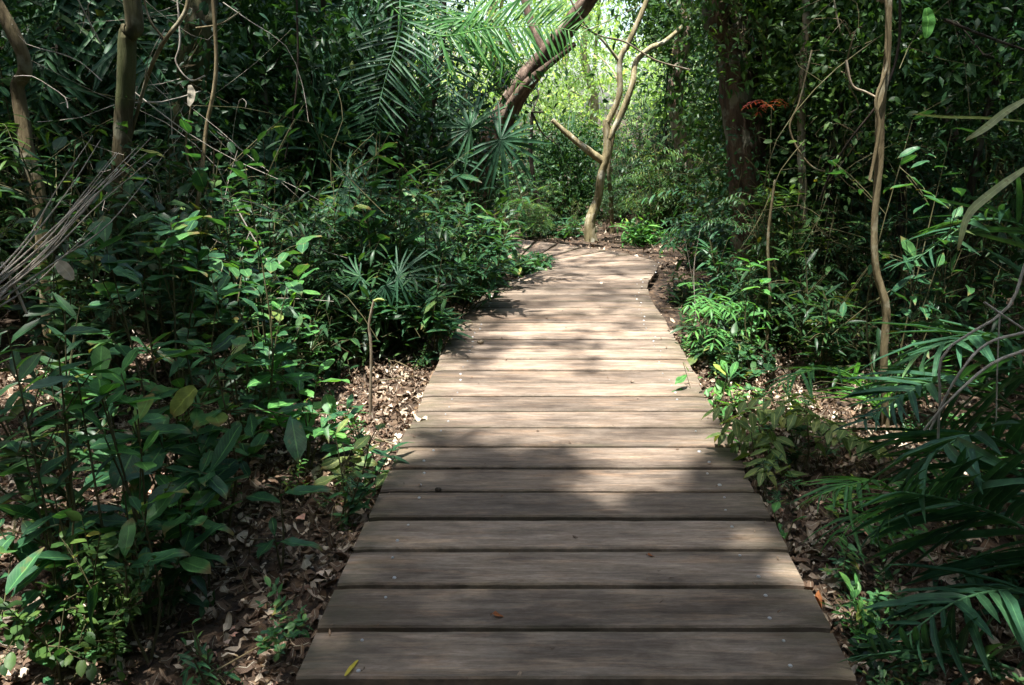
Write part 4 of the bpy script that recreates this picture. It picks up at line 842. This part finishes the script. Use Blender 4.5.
# seed pods
def pod(label, x, y, r, mat='bark_dark', z=0):
    mb = MB(); th = np.linspace(0, PI, 7); ph = np.linspace(0, 2 * PI, 10, endpoint=False)
    V = [(x + r * 1.3 * math.sin(t) * math.cos(p), y + r * math.sin(t) * math.sin(p), z + r * .8 + r * .8 * math.cos(t) * (1 + .1 * math.sin(3 * p))) for t in th for p in ph]
    mb.add(V, [(q * 10 + w_, q * 10 + (w_ + 1) % 10, q * 10 + 10 + (w_ + 1) % 10, q * 10 + 10 + w_) for q in range(6) for w_ in range(10)][::-1])
    single(mb, 'seed_pod', mat, label, 'seed', (x, y, z))
pod('small dark seed lying at the left part of a plank', -.44, 2.86, .011); pod('pale small stone on the planks before the bend', -.46, 4.95, .018, 'bark_pale')
# cut sapling
mb = MB(); P = [a(368, 388, 3.9) * (1, 1, 1), a(371, 350, 3.9), a(369, 325, 3.9), a(374, 300, 3.9)]; P[0][2] = gz(P[0][0], P[0][1]) - .03; tube(mb, P, .008, .006, n=14, lump=.05)
t = thing('cut_sapling', 'slim upright cut sapling with a yellow top beside the left leaf litter', 'sapling', P[0]); mb.build('stem', 'bark_pale', t, P[0])
mb = MB(); tube(mb, [a(374, 301, 3.9), a(378, 299, 3.9), a(384, 300, 3.9)], .007, .004, n=5); mb.build('yellow_tip', 'leaf_yellow', t, P[0])
# lianas
def vine(label, P, r, mat='bark', name='vine', n=None, extra=()):
    mb = MB(); tube(mb, [a(*p) for p in P], r, r * .8, n=len(P) * 6, sides=6, wob=.12)
    for e in extra: tube(mb, [a(*p) for p in e], r * .6, r * .3, n=len(e) * 4, sides=4)
    b = a(*P[0]); return single(mb, name, mat, label, 'vine', b)
vine('pale curved liana crossing from the top beside the vine-covered trunk', [(190, -30, 4.2), (186, 10, 4.2), (165, 40, 4.2), (152, 65, 4.3), (142, 95, 4.4), (130, 140, 4.5)], .012, 'bark_yellow', extra=[[(165, 40, 4.2), (150, 20, 4.2), (142, -10, 4.2)]])
vine('hanging loop of thin liana in front of the vine-covered trunk', [(176, -20, 4.4), (180, 40, 4.4), (176, 62, 4.4), (190, 80, 4.4), (205, 76, 4.4)], .005, 'twig')
vine('thin horizontal liana at the top left', [(196, 28, 4.8), (220, 24, 4.8), (240, 12, 4.8)], .005, 'bark_yellow')
vine('twisted ochre liana climbing at the vine-covered trunk', [(196, 330, 4.6), (190, 250, 4.6), (200, 190, 4.6), (206, 130, 4.7), (216, 70, 4.7), (212, -20, 4.7)], .014, 'bark_yellow', extra=[[(200, 190, 4.6), (186, 150, 4.6), (192, 100, 4.6)], [(198, 230, 4.6), (212, 200, 4.5), (214, 150, 4.5)]])
vine('bare branching stem in the shade left of the path', [(235, 205, 4.0), (250, 232, 4.), (268, 262, 4.), (290, 300, 4.)], .004, 'twig', extra=[[(250, 232, 4.), (240, 260, 4.), (246, 290, 4.)]])
vine('thin black liana hanging from the top before the fan palms', [(296, -20, 5.8), (298, 60, 5.8), (294, 110, 5.8), (285, 160, 5.8)], .008, 'bark_dark')
vine('thin liana hanging across the shade right of the winding trunk', [(900, -20, 4.4), (898, 50, 4.4), (880, 100, 4.4), (850, 140, 4.5), (832, 170, 4.6), (820, 200, 4.7)], .007, 'bark_dark')
vine('pale thin branch joining the winding trunk from the left', [(846, 60, 4.), (852, 85, 4.), (866, 92, 4.), (878, 98, 3.95)], .006, 'bark_pale')
vine('second ochre stem twining close beside the winding trunk', [(870, 180, 3.85), (879, 130, 3.85), (876, 100, 3.85), (888, 60, 3.85), (886, 0, 3.85), (880, -50, 3.85)], .008, 'bark_yellow')
vine('thin bare branch sloping across the upper right', [(945, 20, 4.5), (985, 36, 4.5), (1030, 52, 4.5)], .008, 'bark_dark')
vine('thin bare branches crossing the bright gap above the bend', [(560, -20, 8.), (590, 30, 8.), (625, 42, 8.2), (655, 60, 8.3), (690, 70, 8.5)], .010, 'bark_pale', extra=[[(590, 30, 8.), (610, 20, 8.), (640, 5, 8.)]])
vine('drooping bare stem right of the thick dark trunk', [(812, 50, 5.), (800, 100, 5.), (790, 130, 5.), (810, 165, 5.), (840, 175, 5.)], .006, 'bark_yellow')
vine('dry brown stem standing low right of the planks', [(765, 360, 5.0), (770, 300, 5.), (768, 240, 5.), (775, 180, 5.)], .010, 'bark_yellow')
vine('bare dry stems standing near the right plank edge', [(696, 320, 6.), (694, 270, 6.), (700, 230, 6.)], .004, 'twig', extra=[[(694, 290, 6.), (688, 255, 6.), (684, 235, 6.)]])

# ================================================================ TANGLE AND CREEPERS
def tangle(label, n, xr, yr, zr, mat, avoid=None):
    mb = MB(); k = 0
    while k < n:
        x, y = rng.uniform(*xr), rng.uniform(*yr)
        if on_walk(x, y, .3) or (avoid and avoid(x, y)): continue
        z = gz(x, y) + rng.uniform(*zr) * rng.uniform(.3, 1.); l = rng.uniform(.3, 1.7); d = rdir(1, rng.choice([0., 1.6, -1.2]))[0]; p = np.array((x, y, z)); q = [p]
        for _ in range(4):
            d = nrm(d + rng.standard_normal(3) * .35 - (0, 0, .08)); p = p + d * l / 4
            if p[2] < gz(x, y) or on_walk(p[0], p[1], .12): break
            q.append(p)
        if len(q) > 2:
            r = rng.uniform(.0013, .004); tube(mb, q, r, r * .4, n=9, sides=4, tint=rng.uniform(.2, .8))
            if rng.random() < .6: b_ = q[1]; tube(mb, [b_, b_ + rdir(1)[0] * l * .15, b_ + rdir(1, .3)[0] * l * .35], r * .5, r * .3, n=5, sides=3)
        k += 1
    return tag(mb.build('twig_tangle', mat), label, 'twigs', kind='stuff')
tangle('tangle of thin bare twigs and lianas in the shade left of the boardwalk', 130, (-5, -.9), (4.2, 8.5), (.1, 3.4), 'stem')
tangle('tangle of thin bare twigs and lianas in the shade right of the boardwalk', 200, (1.1, 5), (3.8, 8.5), (.1, 3.2), 'stem')
tangle('dry pale twigs tangled around the vine-covered trunk', 55, (-2.75, -1.9), (4.3, 5.3), (.3, 3.4), 'twig')
def creeper(label, pts, n, spread, leaf, mat, density_tip=0.):
    """leaves of a climbing plant along a trunk, with its own thin stem"""
    S = smooth_path([a(*p) for p in pts], 40); mb = MB(); t = thing('creeper', label, 'creeper', S[0])
    k = rng.integers(0, 40, n); off = rng.standard_normal((n, 3)) * spread; P = S[k] + off
    strew(mb, T_ov + T_ro, P, off * 2 + rdir(n, -.3) * spread, upn(n, .6) + (0, -.6, 0), leaf * rng.uniform(.5, 1.2, n), .45 + .18 * rng.standard_normal(n)); mb.build('foliage', mat, t, S[0])
    mb = MB(); tube(mb, S[::4] + rng.standard_normal((10, 3)) * spread * .4, .006, .003, n=40, sides=5)
    for q in range(12): z = S[rng.integers(3, 37)]; tube(mb, [z, z + rdir(1)[0] * spread, z + rdir(1)[0] * spread * 1.8], .003, .0015, n=5, sides=3)
    mb.build('stem', 'bark_yellow', t, S[0]); return t
creeper('leafy creeper hanging thickly on the top of the pale patchy trunk', [(684, -10, 10.6), (680, 30, 10.6), (676, 75, 10.6), (680, 105, 10.6)], 900, .17, .09, 'leaf_crown')
creeper('creeper scrambling up the vine-covered trunk at the upper left', [(190, 300, 5.3), (188, 200, 5.3), (190, 110, 5.3), (205, 10, 5.3)], 800, .17, .07, 'leaf_dark')
creeper('small-leaved creeper clinging to the olive mossy trunk', [(120, 290, 4.33), (122, 200, 4.33), (124, 150, 4.33)], 130, .06, .04, 'leaf_dark')
creeper('creeper with fresh leaves on the lower thick dark trunk', [(757, 300, 6.1), (752, 240, 6.1), (742, 130, 6.1)], 950, .15, .045, 'leaf_big')
creeper('creeper leaves draping the top of the thick dark trunk', [(728, -20, 6.1), (734, 20, 6.1), (738, 50, 6.1)], 380, .14, .045, 'leaf_crown')
creeper('creeper winding over the slim pale spotted stem', [(770, 330, 5.5), (795, 250, 5.5), (802, 170, 5.5), (803, 90, 5.5), (806, 10, 5.5)], 520, .09, .05, 'leaf_crown')
creeper('creeper draping the base of the massive bent trunk', [(462, 220, 9.1), (475, 180, 9.1), (488, 150, 9.1)], 500, .22, .08, 'leaf_dark')
creeper('creeper strands with tiny leaves hanging from the top right of centre', [(850, -10, 5.0), (852, 60, 5.0), (848, 130, 5.), (838, 190, 5.)], 420, .14, .05, 'leaf_crown')

for lab, px, py, Y, lp, st_n in [('dark leafy shrub at the back of the left leaf litter', 335, 268, 4.7, 26, 8), ('dim leafy shrub between the litter and the fan palms', 285, 300, 4.3, 26, 8),
                                 ('dark shrub crowding the left plank edge behind the cut sapling', 405, 270, 5.0, 24, 9), ('dim leafy shrub behind the sunlit pale-leaved one', 235, 215, 4.6, 28, 7)]:
    pp(lab, px, py, Y, leafpx=lp, stems=st_n, spread=.38, sub=4, style='alt', tpl=T_la, mat='leaf_dark', group=G2)
mb = MB()
for _ in range(150):
    sc_ = rng.uniform(0, arc[-1] * .75); l_ = line_at(sc_); u = rng.beta(.6, .6); p = l_[:2] * (1 - u) + l_[2:] * u
    strew(mb, T_dry, [(p[0], p[1], .006)], [(rng.normal(), rng.normal(), 0)], [(0, 0, 1.)], rng.uniform(.006, .02), rng.uniform(0, .55))
tag(mb.build('leaf_crumbs', 'litter'), 'tiny crumbs of dead leaf scattered over the planks', 'leaf litter', kind='stuff')

for lab, px, py, Y, lp, st_n, mt in [('tall dark shrub rising behind the left foreground leaves', 150, 130, 4.2, 26, 9, 'leaf_dark'), ('tall leafy shrub in front of the fan palms on the left', 250, 140, 4.8, 24, 10, 'leaf_dark'),
        ('tall green shrub standing left of the fan palms', 320, 175, 5.4, 20, 10, 'leaf_big'), ('dense dark shrub filling the shade behind the dry frond stalks', 80, 120, 4.4, 26, 10, 'leaf_dark'), ('leafy shrub rising behind the bushes midway on the left side', 425, 150, 6.4, 18, 10, 'leaf_dark')]:
    pp(lab, px, py, Y, leafpx=lp, stems=st_n, spread=.42, sub=6, style='alt', tpl=T_la if st_n == 10 else T_ov, mat=mt, group=G2)
for lab, px, py, Y, lp, st_n, mt in [('dark bush filling the right side beside the slim brown stem', 770, 255, 5.3, 20, 9, 'leaf_dark'), ('leafy dark bush in front of the thick dark trunk', 735, 235, 5.9, 18, 9, 'leaf_big'),
        ('low dense bush at the right plank edge halfway along', 716, 318, 5.1, 18, 7, 'leaf_dark'), ('dark leafy bush left of the winding ochre trunk', 835, 255, 4.6, 22, 9, 'leaf_dark')]:
    pp(lab, px, py, Y, leafpx=lp, stems=st_n, spread=.3, sub=5, style='alt', tpl=T_la, mat=mt, group=G3)
pp('low bush leaning over the left plank edge where the walk starts to bend', 476, 258, 6.75, leafpx=15, stems=9, spread=.26, sub=4, style='alt', tpl=T_ov, group=G2)
